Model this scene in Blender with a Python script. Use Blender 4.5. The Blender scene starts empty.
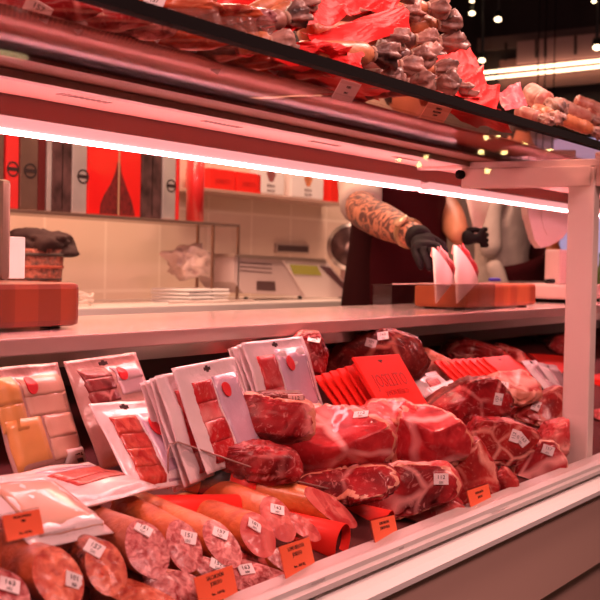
import bpy, bmesh, math, random
from mathutils import Vector, Matrix, noise
from mathutils.bvhtree import BVHTree
V = Vector
scn = bpy.context.scene
COL = scn.collection

# ------------------------------------------------------------------ camera
FPX = 1250.0
TH, PT, RL = math.atan(750 / FPX), math.radians(1.65), math.radians(1.2)
CAM = V((0, 0, 1.08))
F0 = V((math.cos(TH), math.sin(TH), 0)); R0 = V((math.sin(TH), -math.cos(TH), 0)); Z = V((0, 0, 1))
FW = F0 * math.cos(PT) - Z * math.sin(PT)
U0 = F0 * math.sin(PT) + Z * math.cos(PT)
RT = R0 * math.cos(RL) + U0 * math.sin(RL)
UP = U0 * math.cos(RL) - R0 * math.sin(RL)
cd = bpy.data.cameras.new('camera'); cam = bpy.data.objects.new('camera', cd); COL.objects.link(cam)
M = Matrix((RT, UP, -FW)).transposed().to_4x4(); M.translation = CAM
cam.matrix_world = M
cd.sensor_width = 36; cd.lens = FPX / 600 * 36; cd.clip_start = .05
cd.dof.use_dof = True; cd.dof.focus_distance = 1.72; cd.dof.aperture_fstop = 13
scn.camera = cam

def ray(u, v):
    return FW + RT * ((u - 300) / FPX) + UP * ((300 - v) / FPX)
def P(u, v, Y):                       # point of a pixel's ray on the plane y = Y
    d = ray(u, v); return CAM + d * (Y / d.y)
def PX(u, v, x):
    d = ray(u, v); return CAM + d * (x / d.x)
def PZ(u, v, z):
    d = ray(u, v); return CAM + d * ((z - CAM.z) / d.z)
def mpp(u, v, Y):                     # metres per pixel there
    d = ray(u, v); return (Y / d.y) / FPX
def deck_z(y): return .690 + (y - .72) * .36
def YL(u, v, lift):                   # y where the ray meets the sloping deck raised by lift
    d = ray(u, v)
    return (.690 + lift - .72 * .36 - CAM.z) / (d.z / d.y - .36)

# ------------------------------------------------------------------ world, lights, exposure
w = bpy.data.worlds.new('world'); scn.world = w; w.use_nodes = True
w.node_tree.nodes['Background'].inputs[0].default_value = (1, .62, .52, 1)
w.node_tree.nodes['Background'].inputs[1].default_value = .06
vs = scn.view_settings
vs.view_transform = 'Standard'; vs.look = 'None'; vs.exposure = .36; vs.gamma = 1; vs.use_curve_mapping = False
scn.display_settings.display_device = 'sRGB'

def area(name, loc, target, sx, sy, power, color, spread=180):
    l = bpy.data.lights.new(name, 'AREA'); l.shape = 'RECTANGLE'; l.size = sx; l.size_y = sy
    l.energy = power; l.color = color; l.spread = math.radians(spread)
    o = bpy.data.objects.new(name, l); COL.objects.link(o)
    o.location = loc; o.rotation_euler = (V(target) - V(loc)).to_track_quat('-Z', 'Y').to_euler()
    return o
area('shop_ceiling_light', (1.0, -.9, 2.62), (1.6, .7, 1.0), 1.3, .35, 40, (1, .50, .47))
area('shop_aisle_light', (-1.6, .2, 2.3), (1.3, .9, 1.0), .9, 1.2, 26, (1, .50, .44))
area('top_shelf_spot', (2.4, .3, 2.6), (1.9, .9, 1.4), .5, .5, 6.5, (1, .55, .47), 70)
area('work_area_light', (2.2, 2.0, 2.62), (2.2, 2.1, .9), 2.6, .5, 60, (1, .60, .42))
area('work_area_light', (4.6, 2.0, 2.62), (4.2, 2.3, .9), 1.6, .5, 30, (1, .58, .42))

# ------------------------------------------------------------------ materials
MC = {}
def nd(nt, t, **k):
    n = nt.nodes.new(t)
    for a, b in k.items(): setattr(n, a, b)
    return n
def ramp(nt, fac, stops):
    r = nd(nt, 'ShaderNodeValToRGB'); e = r.color_ramp.elements
    while len(e) < len(stops): e.new(.5)
    for i, (p, c) in enumerate(stops): e[i].position = p; e[i].color = (*c, 1)
    nt.links.new(fac, r.inputs[0]); return r.outputs[0]
def base(name):
    m = bpy.data.materials.new(name); m.use_nodes = True
    return m, m.node_tree, m.node_tree.nodes['Principled BSDF']
def coords(nt, scale=(1, 1, 1), rnd=True):
    t = nd(nt, 'ShaderNodeTexCoord'); m = nd(nt, 'ShaderNodeMapping'); m.inputs['Scale'].default_value = scale
    nt.links.new(t.outputs['Object'], m.inputs['Vector'])
    if rnd:
        oi = nd(nt, 'ShaderNodeObjectInfo'); x = nd(nt, 'ShaderNodeMath', operation='MULTIPLY'); x.inputs[1].default_value = 7.3
        nt.links.new(oi.outputs['Random'], x.inputs[0]); nt.links.new(x.outputs[0], m.inputs['Location'])
    return m.outputs[0]
def noi(nt, vec, scale, detail=3, dist=0, out='Fac'):
    n = nd(nt, 'ShaderNodeTexNoise'); n.inputs['Scale'].default_value = scale; n.inputs['Detail'].default_value = detail
    n.inputs['Distortion'].default_value = dist; nt.links.new(vec, n.inputs['Vector']); return n.outputs[out]
def bump(nt, b, h, dist, strength=1.0):
    n = nd(nt, 'ShaderNodeBump'); n.inputs['Strength'].default_value = strength; n.inputs['Distance'].default_value = dist
    nt.links.new(h, n.inputs['Height']); nt.links.new(n.outputs[0], b.inputs['Normal']); return n
def mixc(nt, f, a, b):
    m = nd(nt, 'ShaderNodeMix', data_type='RGBA')
    if isinstance(f, float): m.inputs[0].default_value = f
    else: nt.links.new(f, m.inputs[0])
    for i, c in ((6, a), (7, b)):
        if isinstance(c, tuple): m.inputs[i].default_value = (*c, 1)
        else: nt.links.new(c, m.inputs[i])
    return m.outputs[2]
def plain(name, c, rough=.5, metal=0, coat=0, emit=0, ecol=None, vary=0, vscale=20, bmp=0, bscale=60, spec=.5, sub=0):
    if name in MC: return MC[name]
    m, nt, b = base(name)
    b.inputs['Base Color'].default_value = (*c, 1); b.inputs['Roughness'].default_value = rough
    b.inputs['Metallic'].default_value = metal; b.inputs['Coat Weight'].default_value = coat
    b.inputs['Coat Roughness'].default_value = .12; b.inputs['Specular IOR Level'].default_value = spec
    if emit: b.inputs['Emission Color'].default_value = (*(ecol or c), 1); b.inputs['Emission Strength'].default_value = emit
    if vary or bmp: vec = coords(nt)
    if vary:
        nt.links.new(ramp(nt, noi(nt, vec, vscale, 4), [(.3, tuple(x * (1 - vary) for x in c)), (.7, tuple(min(1, x * (1 + vary)) for x in c))]), b.inputs['Base Color'])
    if bmp: bump(nt, b, noi(nt, vec, bscale, 3), bmp)
    MC[name] = m; return m
def wet(nt, b, vec, coat=.4, dist=.004, bs=28, cr=.13):       # cling film over meat: coat with creases
    b.inputs['Coat Weight'].default_value = coat; b.inputs['Coat Roughness'].default_value = cr
    n = nd(nt, 'ShaderNodeBump'); n.inputs['Distance'].default_value = dist; n.inputs['Strength'].default_value = .8
    s = nd(nt, 'ShaderNodeTexNoise', noise_type='RIDGED_MULTIFRACTAL'); s.inputs['Scale'].default_value = bs; s.inputs['Detail'].default_value = 2
    nt.links.new(vec, s.inputs['Vector']); nt.links.new(s.outputs[0], n.inputs['Height']); nt.links.new(n.outputs[0], b.inputs['Coat Normal'])
    n2 = nd(nt, 'ShaderNodeBump'); n2.inputs['Distance'].default_value = dist * .6; n2.inputs['Strength'].default_value = .5
    nt.links.new(s.outputs[0], n2.inputs['Height']); nt.links.new(n2.outputs[0], b.inputs['Normal'])
def meat(name, red, red2, fat, cell=16, vein=.035, film=1.0, streak=.5, rough=.45):
    if name in MC: return MC[name]
    m, nt, b = base(name); vec = coords(nt)
    dn = noi(nt, vec, 9, 2, 0, 'Color')
    vm = nd(nt, 'ShaderNodeVectorMath', operation='MULTIPLY_ADD'); vm.inputs[1].default_value = (.07, .07, .07)
    nt.links.new(dn, vm.inputs[0]); nt.links.new(vec, vm.inputs[2])
    vo = nd(nt, 'ShaderNodeTexVoronoi', feature='DISTANCE_TO_EDGE'); vo.inputs['Scale'].default_value = cell
    nt.links.new(vm.outputs[0], vo.inputs['Vector'])
    vein_f = ramp(nt, vo.outputs['Distance'], [(0, (1, 1, 1)), (vein, (.75, .75, .75)), (vein * 2.6, (0, 0, 0))])
    gate = ramp(nt, noi(nt, vec, 12, 2), [(.42, (.12,) * 3), (.6, (1, 1, 1))])
    mu = nd(nt, 'ShaderNodeMath', operation='MULTIPLY'); nt.links.new(vein_f, mu.inputs[0]); nt.links.new(gate, mu.inputs[1])
    body = ramp(nt, noi(nt, vec, 22, 4, 1), [(.3, red), (.68, red2)])
    st = ramp(nt, noi(nt, vm.outputs[0], 75, 3, 2.0), [(.56, (0,) * 3), (.72, (streak,) * 3)])
    c = mixc(nt, st, body, tuple(x * .9 for x in fat)); c = mixc(nt, mu.outputs[0], c, fat)
    nt.links.new(c, b.inputs['Base Color']); b.inputs['Roughness'].default_value = rough; b.inputs['Specular IOR Level'].default_value = .2
    wet(nt, b, vec, film * .33); MC[name] = m; return m
def minced(name, red, fat, scale=120, film=.3):
    if name in MC: return MC[name]
    m, nt, b = base(name); vec = coords(nt)
    f = noi(nt, vec, scale, 3, 1.2); v = nd(nt, 'ShaderNodeTexVoronoi'); v.inputs['Scale'].default_value = scale * 1.6
    nt.links.new(vec, v.inputs['Vector'])
    c = ramp(nt, f, [(.38, red), (.52, tuple((a + d) / 2 for a, d in zip(red, fat))), (.66, fat)])
    c2 = ramp(nt, v.outputs['Color'], [(.2, tuple(x * .6 for x in red)), (.8, fat)])
    nt.links.new(mixc(nt, .35, c, c2), b.inputs['Base Color']); b.inputs['Roughness'].default_value = .45; b.inputs['Specular IOR Level'].default_value = .25
    bump(nt, b, f, .0022); b.inputs['Coat Weight'].default_value = film; b.inputs['Coat Roughness'].default_value = .2
    MC[name] = m; return m
def casing(name, c1, c2, scale=18, film=.5, stretch=(1, 1, 1), bmp=.003, bs=3):
    if name in MC: return MC[name]
    m, nt, b = base(name); vec = coords(nt, stretch)
    f = noi(nt, vec, scale, 5, .6)
    nt.links.new(ramp(nt, f, [(.34, c1), (.62, c2)]), b.inputs['Base Color']); b.inputs['Roughness'].default_value = .5
    bump(nt, b, noi(nt, vec, scale * bs, 4, .5), bmp); b.inputs['Coat Weight'].default_value = film; b.inputs['Coat Roughness'].default_value = .25
    MC[name] = m; return m
def pane(name, tint=(1, 1, 1), rough=.02, refl=1.0, alpha=0.0):      # thin sheet of glass or film
    if name in MC: return MC[name]
    m = bpy.data.materials.new(name); m.use_nodes = True; nt = m.node_tree; nt.nodes.clear()
    out = nd(nt, 'ShaderNodeOutputMaterial'); tr = nd(nt, 'ShaderNodeBsdfTransparent'); tr.inputs[0].default_value = (*tint, 1)
    gl = nd(nt, 'ShaderNodeBsdfGlossy'); gl.inputs['Roughness'].default_value = rough
    fr = nd(nt, 'ShaderNodeFresnel'); ge = nd(nt, 'ShaderNodeNewGeometry')
    io = nd(nt, 'ShaderNodeMath', operation='MULTIPLY_ADD'); io.inputs[1].default_value = 1 / 1.45 - 1.45; io.inputs[2].default_value = 1.45
    nt.links.new(ge.outputs['Backfacing'], io.inputs[0]); nt.links.new(io.outputs[0], fr.inputs[0])
    mm = nd(nt, 'ShaderNodeMath', operation='MULTIPLY_ADD'); mm.inputs[1].default_value = refl; mm.inputs[2].default_value = alpha
    nt.links.new(fr.outputs[0], mm.inputs[0])
    mx = nd(nt, 'ShaderNodeMixShader'); nt.links.new(mm.outputs[0], mx.inputs[0]); nt.links.new(tr.outputs[0], mx.inputs[1]); nt.links.new(gl.outputs[0], mx.inputs[2])
    nt.links.new(mx.outputs[0], out.inputs[0]); MC[name] = m; return m
def film_mat(name, c, alpha, rough=.15):        # cloudy plastic film
    if name in MC: return MC[name]
    m, nt, b = base(name); vec = coords(nt)
    b.inputs['Base Color'].default_value = (*c, 1); b.inputs['Roughness'].default_value = rough; b.inputs['Alpha'].default_value = alpha
    bump(nt, b, noi(nt, vec, 30, 3, 1.5), .006); MC[name] = m; return m
def wood(name, c1, c2, axis_scale):
    if name in MC: return MC[name]
    m, nt, b = base(name); vec = coords(nt, axis_scale, False)
    br = nd(nt, 'ShaderNodeTexVoronoi'); br.feature = 'F1'; br.inputs['Scale'].default_value = 1; br.distance = 'CHEBYCHEV'
    t = nd(nt, 'ShaderNodeTexCoord'); sx = nd(nt, 'ShaderNodeSeparateXYZ'); nt.links.new(t.outputs['Object'], sx.inputs[0])
    fl = nd(nt, 'ShaderNodeMath', operation='MULTIPLY'); fl.inputs[1].default_value = 22; nt.links.new(sx.outputs[0], fl.inputs[0])
    fo = nd(nt, 'ShaderNodeMath', operation='FLOOR'); nt.links.new(fl.outputs[0], fo.inputs[0])
    wn = nd(nt, 'ShaderNodeTexWhiteNoise', noise_dimensions='1D'); nt.links.new(fo.outputs[0], wn.inputs['W'])
    g = noi(nt, vec, 6, 5, .8)
    c = mixc(nt, wn.outputs['Value'], c1, c2); dark = ramp(nt, g, [(.35, (.45,) * 3), (.6, (1,) * 3)])
    mu = nd(nt, 'ShaderNodeMix', data_type='RGBA', blend_type='MULTIPLY'); mu.inputs[0].default_value = .8
    nt.links.new(c, mu.inputs[6]); nt.links.new(dark, mu.inputs[7]); nt.links.new(mu.outputs[2], b.inputs['Base Color'])
    b.inputs['Roughness'].default_value = .45; MC[name] = m; return m

white = plain('white_plastic', (.8, .76, .74), .35)
paper = plain('white_paper', (.82, .78, .76), .7)
lacq = plain('white_lacquer', (.82, .74, .70), .25)
steel = plain('brushed_steel', (.6, .55, .52), .3, 1)
alum = plain('aluminium', (.72, .66, .63), .42, .6)
dark = plain('dark_rubber', (.006, .004, .004), .8, spec=.1)
blk = plain('black_print', (.03, .01, .01), .6)
redp = plain('red_paper', (.86, .03, .02), .45, vary=.12, vscale=12)
redc = plain('red_card', (.80, .025, .016), .5, coat=.05, spec=.2)
orange = plain('orange_card', (.86, .13, .05), .5)
stick = plain('sticker_paper', (.82, .74, .74), .5)
redfoil = plain('red_ink', (.7, .02, .03), .5)
clear = pane('clear_acrylic', (.97, .96, .96), .03, 1.6, .03)
M1 = meat('ham_meat', (.10, .003, .005), (.46, .020, .026), (.86, .36, .33), 11, .022)
M6 = meat('bright_ham_meat', (.28, .006, .011), (.60, .038, .045), (.85, .40, .38), 6, .022, 1.6, .15)
M2 = meat('pale_ham_meat', (.32, .010, .015), (.64, .065, .065), (.86, .45, .38), 10, .035)
M3 = meat('dark_ham_rind', (.05, .004, .004), (.19, .012, .01), (.45, .13, .09), 13, .03)
M4 = meat('marbled_ham_meat', (.2, .006, .008), (.46, .03, .026), (.8, .34, .27), 22, .035)
M5 = meat('pale_ham_fat', (.45, .13, .08), (.68, .28, .19), (.8, .4, .3), 18, .05)
SAL = minced('salchichon_cut', (.33, .008, .014), (.84, .33, .31), 95)
SAL2 = minced('chorizo_cut', (.40, .02, .008), (.82, .22, .12), 75)
LOM = minced('loin_cut', (.50, .03, .032), (.78, .19, .16), 30, .5)
CBR = casing('brown_casing', (.15, .025, .010), (.46, .10, .03), 26)
COR = casing('orange_casing', (.42, .06, .012), (.72, .20, .05), 20)
CDK = casing('netted_dark_casing', (.035, .006, .004), (.42, .07, .02), 46, .5, (1, 1, 2.2), .004)
CPK = casing('pale_brown_casing', (.30, .06, .025), (.52, .15, .07), 18)

# ------------------------------------------------------------------ mesh helpers
def tag(o, label, cat, group=None, kind=None):
    o['label'] = label; o['category'] = cat
    if group: o['group'] = group
    if kind: o['kind'] = kind
    return o
def empty(name, loc, rot=None):
    o = bpy.data.objects.new(name, None); COL.objects.link(o); o.empty_display_size = .02
    o.location = loc
    if rot is not None: o.rotation_euler = rot.to_euler()
    return o
def mesh(name, vs_, fs, mats, parent=None, smooth=True, mi=None, origin=None, rot=None):
    """world-space verts; the object origin is moved to origin (or the centroid) so copies and textures behave"""
    if origin is None:
        origin = sum((V(v) for v in vs_), V()) / len(vs_)
    R = rot.to_4x4() if rot else Matrix.Identity(4)
    T = Matrix.Translation(origin) @ R; Ti = T.inverted()
    me = bpy.data.meshes.new(name); me.from_pydata([Ti @ V(v) for v in vs_], [], fs)
    if not isinstance(mats, (list, tuple)): mats = [mats]
    for m in mats: me.materials.append(m)
    if mi: me.polygons.foreach_set('material_index', mi)
    me.polygons.foreach_set('use_smooth', [smooth] * len(me.polygons))
    bm = bmesh.new(); bm.from_mesh(me); bmesh.ops.recalc_face_normals(bm, faces=bm.faces); bm.to_mesh(me); bm.free()
    me.update()
    o = bpy.data.objects.new(name, me); COL.objects.link(o); o.matrix_world = T
    if parent:
        o.parent = parent
        bpy_mw = wm(parent); o.matrix_local = bpy_mw.inverted() @ T
    return o
def wm(o):
    m = o.matrix_basis.copy(); p = o.parent
    while p: m = p.matrix_basis @ m; p = p.parent
    return m
class B:                              # collects shapes in world space
    def __init__(s): s.v = []; s.f = []; s.m = []
    def add(s, vs_, fs, mi=0):
        n = len(s.v); s.v += [V(v) for v in vs_]; s.f += [[i + n for i in f] for f in fs]; s.m += [mi] * len(fs); return s
    def box(s, lo, hi, bev=0, mi=0, mat=None):
        bm = bmesh.new(); bmesh.ops.create_cube(bm, size=1)
        lo, hi = V(lo), V(hi); c = (lo + hi) / 2; d = hi - lo
        for v in bm.verts: v.co = V((v.co.x * d.x, v.co.y * d.y, v.co.z * d.z)) + (c)
        if bev: bmesh.ops.bevel(bm, geom=list(bm.edges), offset=bev, segments=2, affect='EDGES', profile=.6)
        if mat: bm.transform(mat)
        bm.verts.index_update(); s.add([v.co.copy() for v in bm.verts], [[v.index for v in f.verts] for f in bm.faces], mi); bm.free(); return s
    def tube(s, pts, rad, seg=12, cap=True, mi=0):
        pts = [V(p) for p in pts]; n = len(pts)
        if not isinstance(rad, (list, tuple)): rad = [rad] * n
        up = None; rings = []
        for i, p in enumerate(pts):
            t = (pts[min(i + 1, n - 1)] - pts[max(i - 1, 0)]).normalized()
            if up is None: up = t.orthogonal().normalized()
            up = (up - t * up.dot(t)).normalized(); b = t.cross(up)
            rings.append([p + (up * math.cos(a) + b * math.sin(a)) * rad[i] for a in [2 * math.pi * k / seg for k in range(seg)]])
        vs_ = [v for r in rings for v in r]
        fs = [[i * seg + k, i * seg + (k + 1) % seg, (i + 1) * seg + (k + 1) % seg, (i + 1) * seg + k] for i in range(n - 1) for k in range(seg)]
        if cap: fs += [list(range(seg))[::-1], [(n - 1) * seg + k for k in range(seg)]]
        return s.add(vs_, fs, mi)
    def prism(s, poly, vec, mi=0):
        n = len(poly); a = [V(p) for p in poly]; vec = V(vec)
        fs = [list(range(n))[::-1], [n + i for i in range(n)]] + [[i, (i + 1) % n, n + (i + 1) % n, n + i] for i in range(n)]
        return s.add(a + [p + vec for p in a], fs, mi)
    def build(s, name, mats, parent=None, smooth=False, origin=None, rot=None):
        return mesh(name, s.v, s.f, mats, parent, smooth, s.m, origin, rot)
def bx(name, lo, hi, mat, parent=None, bev=0): return B().box(lo, hi, bev).build(name, mat, parent)
def struct(o): o['kind'] = 'structure'; return o
def frame(ex, ey):                    # rotation matrix with columns ex, ey, ez
    ex = ex.normalized(); ey = (ey - ex * ey.dot(ex)).normalized(); ez = ex.cross(ey)
    return Matrix((ex, ey, ez)).transposed()
def text_bm(txt, size, depth=.0004):
    c = bpy.data.curves.new('writing', 'FONT'); c.body = txt; c.size = size; c.align_x = 'CENTER'; c.align_y = 'CENTER'; c.extrude = depth; c.resolution_u = 2
    o = bpy.data.objects.new('writing', c); COL.objects.link(o)
    me = bpy.data.meshes.new_from_object(o.evaluated_get(bpy.context.evaluated_depsgraph_get()))
    vs_ = [v.co.copy() for v in me.vertices]; fs = [list(p.vertices) for p in me.polygons]
    bpy.data.objects.remove(o); bpy.data.meshes.remove(me); bpy.data.curves.remove(c); return vs_, fs
TXT = {}
def write(lines, T, parent, mat=None, name='lettering'):       # lines: (text, x, y, size) on the plane of T
    b = B()
    for t, x, y, s in lines:
        if (t, s) not in TXT: TXT[(t, s)] = text_bm(t, s)
        vs_, fs = TXT[(t, s)]; b.add([T @ (v + V((x, y, 0))) for v in vs_], fs)
    return b.build(name, mat or blk, parent)
BV = {}
def hit(o, u, v):                     # where a pixel's ray meets a built body
    if o.name not in BV:
        me = o.data; W = wm(o)
        BV[o.name] = BVHTree.FromPolygons([W @ x.co for x in me.vertices], [list(p.vertices) for p in me.polygons])
    d = ray(u, v).normalized(); loc, nor, _, _ = BV[o.name].ray_cast(CAM, d)
    if loc is None: return None, None
    if nor.dot(d) > 0: nor = -nor
    return loc, nor
def sticker(o, u, v, w=.02, h=.015, ang=-20, txt='157', parent=None):
    loc, nor = hit(o, u, v)
    if loc is None: print('NO HIT', o.name, u, v); return
    # average the normal so the sticker lies flat
    ex = (RT * math.cos(math.radians(ang)) + UP * math.sin(math.radians(ang)))
    ex = (ex - nor * ex.dot(nor)).normalized(); ey = nor.cross(ex)
    T = Matrix.Translation(loc + nor * .0012) @ Matrix((ex, ey, nor)).transposed().to_4x4()
    s = B().box((-w / 2, -h / 2, -.0006), (w / 2, h / 2, .0006), 0, 0, T).build('price_sticker', stick, o)
    write([(txt, 0, .15 * h, h * .5), ('||||||', 0, -.28 * h, h * .25)], T @ Matrix.Translation((0, 0, .0006)), s)
    return s
# ------------------------------------------------------------------ room
tile = None
m, nt, b_ = base('wall_tile'); vec = coords(nt, (1, 1, 1), False)
br = nd(nt, 'ShaderNodeTexBrick'); br.inputs['Scale'].default_value = 1; br.offset = 0
t_ = nd(nt, 'ShaderNodeTexCoord'); mp = nd(nt, 'ShaderNodeMapping'); mp.inputs['Rotation'].default_value = (math.radians(90), 0, 0)
nt.links.new(t_.outputs['Object'], mp.inputs[0]); nt.links.new(mp.outputs[0], br.inputs['Vector'])
br.inputs['Color1'].default_value = (.74, .58, .46, 1); br.inputs['Color2'].default_value = (.70, .54, .43, 1); br.inputs['Mortar'].default_value = (.82, .68, .56, 1)
br.inputs['Mortar Size'].default_value = .006; br.inputs['Brick Width'].default_value = .3; br.inputs['Row Height'].default_value = .3
nt.links.new(br.outputs['Color'], b_.inputs['Base Color']); b_.inputs['Roughness'].default_value = .22
WT = m
BYW = 2.75
floor_m = plain('dark_floor_tile', (.07, .04, .035), .4, vary=.15)
ceil_m = plain('dark_ceiling', (.012, .007, .006), .8)
struct(bx('floor', (-3, -4, -.05), (9.1, 8, 0), floor_m))
struct(bx('ceiling', (-3, -4, 3.3), (9.1, 8, 3.35), ceil_m))
struct(bx('wall_back', (-3, BYW, 0), (8.99, BYW + .1, 1.95), WT))
struct(bx('wall_bulkhead', (-3, BYW - .02, 1.95), (5.4, BYW + .12, 3.29), plain('dark_bulkhead', (.025, .012, .011), .6)))
struct(bx('wall_far', (9.0, -4, 0), (9.1, 8, 3.3), plain('dark_wall', (.03, .015, .013), .7)))

# ------------------------------------------------------------------ the refrigerated display case
X0, XP = -.35, None
XP = P(560.5, 465, .783).x
X1 = XP + 1.9
ZT0, ZT1 = 1.292, 1.302           # top glass shelf
case = empty('display_case', (XP / 2, .9, 0))
tag(case, 'long white refrigerated display case with glass front, lit by a pink strip', 'display case')
warm = plain('case_enamel', (.80, .66, .60), .35)
panel_m = plain('shaded_panel_enamel', (.50, .32, .26), .4)  # weaker light on the upright base panel is put into this darker colour
mirror = plain('polished_inner_steel', (.25, .16, .15), .25, .8)
def ext(name, prof, mat, x0=X0, x1=X1, parent=case, smooth=False):   # profile (y, z) swept along x
    return B().prism([(x0, y, z) for y, z in prof], (x1 - x0, 0, 0)).build(name, mat, parent, smooth)
ext('base_panel', [(.668, .697), (.672, .56), (.70, .545), (.70, .2), (1.45, .2), (1.45, .65), (.70, .65)], panel_m)
ext('front_ledge', [(.70, .712), (.682, .711), (.664, .707), (.655, .700), (.656, .692), (.70, .690)], plain('white_enamel', (.85, .78, .74), .3))
ext('rubber_gasket', [(.694, .7185), (.694, .711), (.72, .711), (.72, .7185)], dark)
ext('glass_rail', [(.676, .7185), (.678, .724), (.684, .726), (.686, .731), (.696, .733), (.725, .733), (.725, .66), (.72, .66), (.72, .7185)], plain('rail_aluminium', (.55, .47, .45), .45, .3))
ext('kick_plate', [(.78, .0), (.78, .2), (1.4, .2), (1.4, 0)], dark)
deckm = plain('deck_enamel', (.10, .02, .02), .7, spec=.15)
ext('deck', [(.7255, .66), (.7255, deck_z(.7255)), (1.42, deck_z(1.42)), (1.42, .70)], deckm)
ext('inner_back_panel', [(1.42, .72), (1.42, .975), (1.435, .975), (1.435, .72)], plain('dark_inner_back', (.05, .02, .018), .5))
ext('front_glass', [(.697, .734), (.697, 1.274), (.703, 1.274), (.703, .734)], pane('front_glass_pane', (.985, .965, .96), .015, .25, .0), X0, XP + .105)
ext('front_glass', [(.697, .734), (.697, 1.274), (.703, 1.274), (.703, .734)], pane('front_glass_pane'), XP + .113, X1)
# top shelf of glass with its black front seal and steel back half
ext('top_glass', [(.690, ZT0), (.690, ZT1), (.93, ZT1), (.93, ZT0)], pane('top_glass_pane', (.90, .76, .73), .06, .08, .0))
ext('top_seal', [(.676, ZT0 - .001), (.676, ZT1 + .001), (.690, ZT1 + .001), (.690, ZT0 - .001)], dark)
ext('top_steel_panel', [(.93, ZT0 - .004), (.93, ZT1), (1.17, ZT1), (1.17, ZT0 - .004)], plain('painted_steel', (.30, .13, .10), .6))
sb = B().box((X0, 1.0, ZT0 - .012), (X1, 1.097, ZT0 - .005))
x = .55
while x < XP - .05:
    for k in range(9): sb.box((x + k * .011, 1.03, ZT0 - .0125), (x + k * .011 + .005, 1.042, ZT0 - .0118), 0, 1)
    x += .30
sb.build('perforated_panel', [plain('salmon_enamel', (.85, .40, .33), .45), plain('slot_shadow', (.12, .03, .025), .6)], case)
ext('panel_lip', [(.985, ZT0 - .014), (.985, ZT0 - .005), (1.0, ZT0 - .005), (1.0, ZT0 - .014)], plain('cream_metal', (.42, .25, .19), .4))
# light fitting under the back edge: profile of brown enamel, diffuser, bright tube
ext('light_fascia', [(1.10, ZT0 - .012), (1.10, 1.252), (1.165, 1.245), (1.165, ZT0 - .004), (1.14, ZT0 - .004), (1.14, ZT0 - .012)], plain('brown_enamel', (.33, .14, .12), .45))
LEDc = (1, .42, .37)
led = ext('light_diffuser', [(1.098, 1.2535), (1.098, 1.2375), (1.125, 1.236), (1.125, 1.2535)], plain('lit_diffuser', (.25, .12, .11), .6, emit=.72, ecol=(1, .42, .42), spec=.1), X0, XP + .02)
led2 = ext('light_tube', [(1.096, 1.2372), (1.096, 1.2340), (1.122, 1.2340), (1.118, 1.2358)], plain('lit_tube', (.4, .3, .3), .5, emit=32, ecol=(1, .36, .385)), X0, XP + .02)
ext('light_diffuser', [(1.098, 1.2535), (1.098, 1.2375), (1.125, 1.236), (1.125, 1.2535)], plain('lit_diffuser', (1, .5, .45)), XP + .06, X1)
ext('light_tube', [(1.096, 1.2372), (1.096, 1.2340), (1.122, 1.2340), (1.118, 1.2358)], plain('lit_tube', (1, .7, .65)), XP + .06, X1)
# posts, beams and glass clamps
def post(x, full=True):
    bx('post', (x, .732, deck_z(.735)), (x + .034, .783, 1.272), warm, case, .003)
    bx('cross_beam', (x - .002, .74, 1.236), (x + .03, 1.0, 1.274), warm, case, .002)
    bx('cross_beam', (x + .004, .715, 1.274), (x + .026, 1.12, ZT0 - .005), plain('case_enamel', (.8, .66, .6)), case, .002)
    c = B().tube([(x - .012, 1.0, 1.262), (x - .001, 1.0, 1.262)], .009, 16).build('beam_socket', dark, case, True)
    k = B(); k.box((x + .004, .704, 1.236), (x + .05, .735, 1.30), .004); k.build('glass_clamp', plain('clamp_metal', (.66, .5, .44), .35, .4), case)
    B().tube([(x + .016, .7035, 1.283), (x + .016, .698, 1.283)], .005, 12).build('clamp_screw', dark, case)
    bx('clamp_joint', (x + .022, .7025, 1.237), (x + .03, .7038, 1.275), plain('joint_shadow', (.25, .1, .09), .6), case)
post(XP)
struct_end = bx('end_panel', (X1, .70, .2), (X1 + .03, 1.45, .95), warm, case, .003)
bx('end_panel', (X0 - .03, .70, .2), (X0, 1.45, 1.27), warm, case, .003)
bx('glass_joint', (XP + .1055, .6965, .733), (XP + .1125, .7035, 1.28), dark, case)
# service worktop behind the glass
WZ0, WZ1 = .958, .980
WY0, WY1 = 1.10, 1.47
wk = B().box((X0, WY0, WZ0), (X1, WY1, WZ1), .002).build('worktop', plain('pale_worktop', (.74, .54, .52), .18, coat=.4))
tag(wk, 'continuous glossy pale pink worktop running behind the meat display', 'worktop')
rail = ext('worktop_rail', [(1.135, .935), (1.135, WZ0 - .0005), (1.16, WZ0 - .0005), (1.16, .935)], steel)
ext('air_grille', [(1.20, .90), (1.20, WZ0 - .004), (1.215, WZ0 - .004), (1.215, .90)], plain('grille_dark', (.03, .012, .01), .5))
# back counter
bk = empty('back_counter', (1.5, 2.5, 0))
tag(bk, 'white back counter with dark drawer fronts against the tiled wall', 'counter')
BZ = .946
B().box((-.6, 2.28, BZ - .03), (6.2, BYW - .002, BZ), .003).build('counter_top', lacq, bk)
B().box((-.6, 2.32, .1), (6.2, BYW - .002, BZ - .031)).build('counter_base', plain('dark_cabinet', (.05, .022, .018), .5), bk)
for i in range(9):
    x0 = -.5 + i * .69
    d = B().box((x0, 2.30, .62), (x0 + .67, 2.32, .895), .003).build('drawer', plain('brown_steel', (.2, .09, .07), .3, .5), bk)
    B().box((x0 + .2, 2.285, .86), (x0 + .47, 2.30, .87), .002).build('handle', steel, d)
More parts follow.
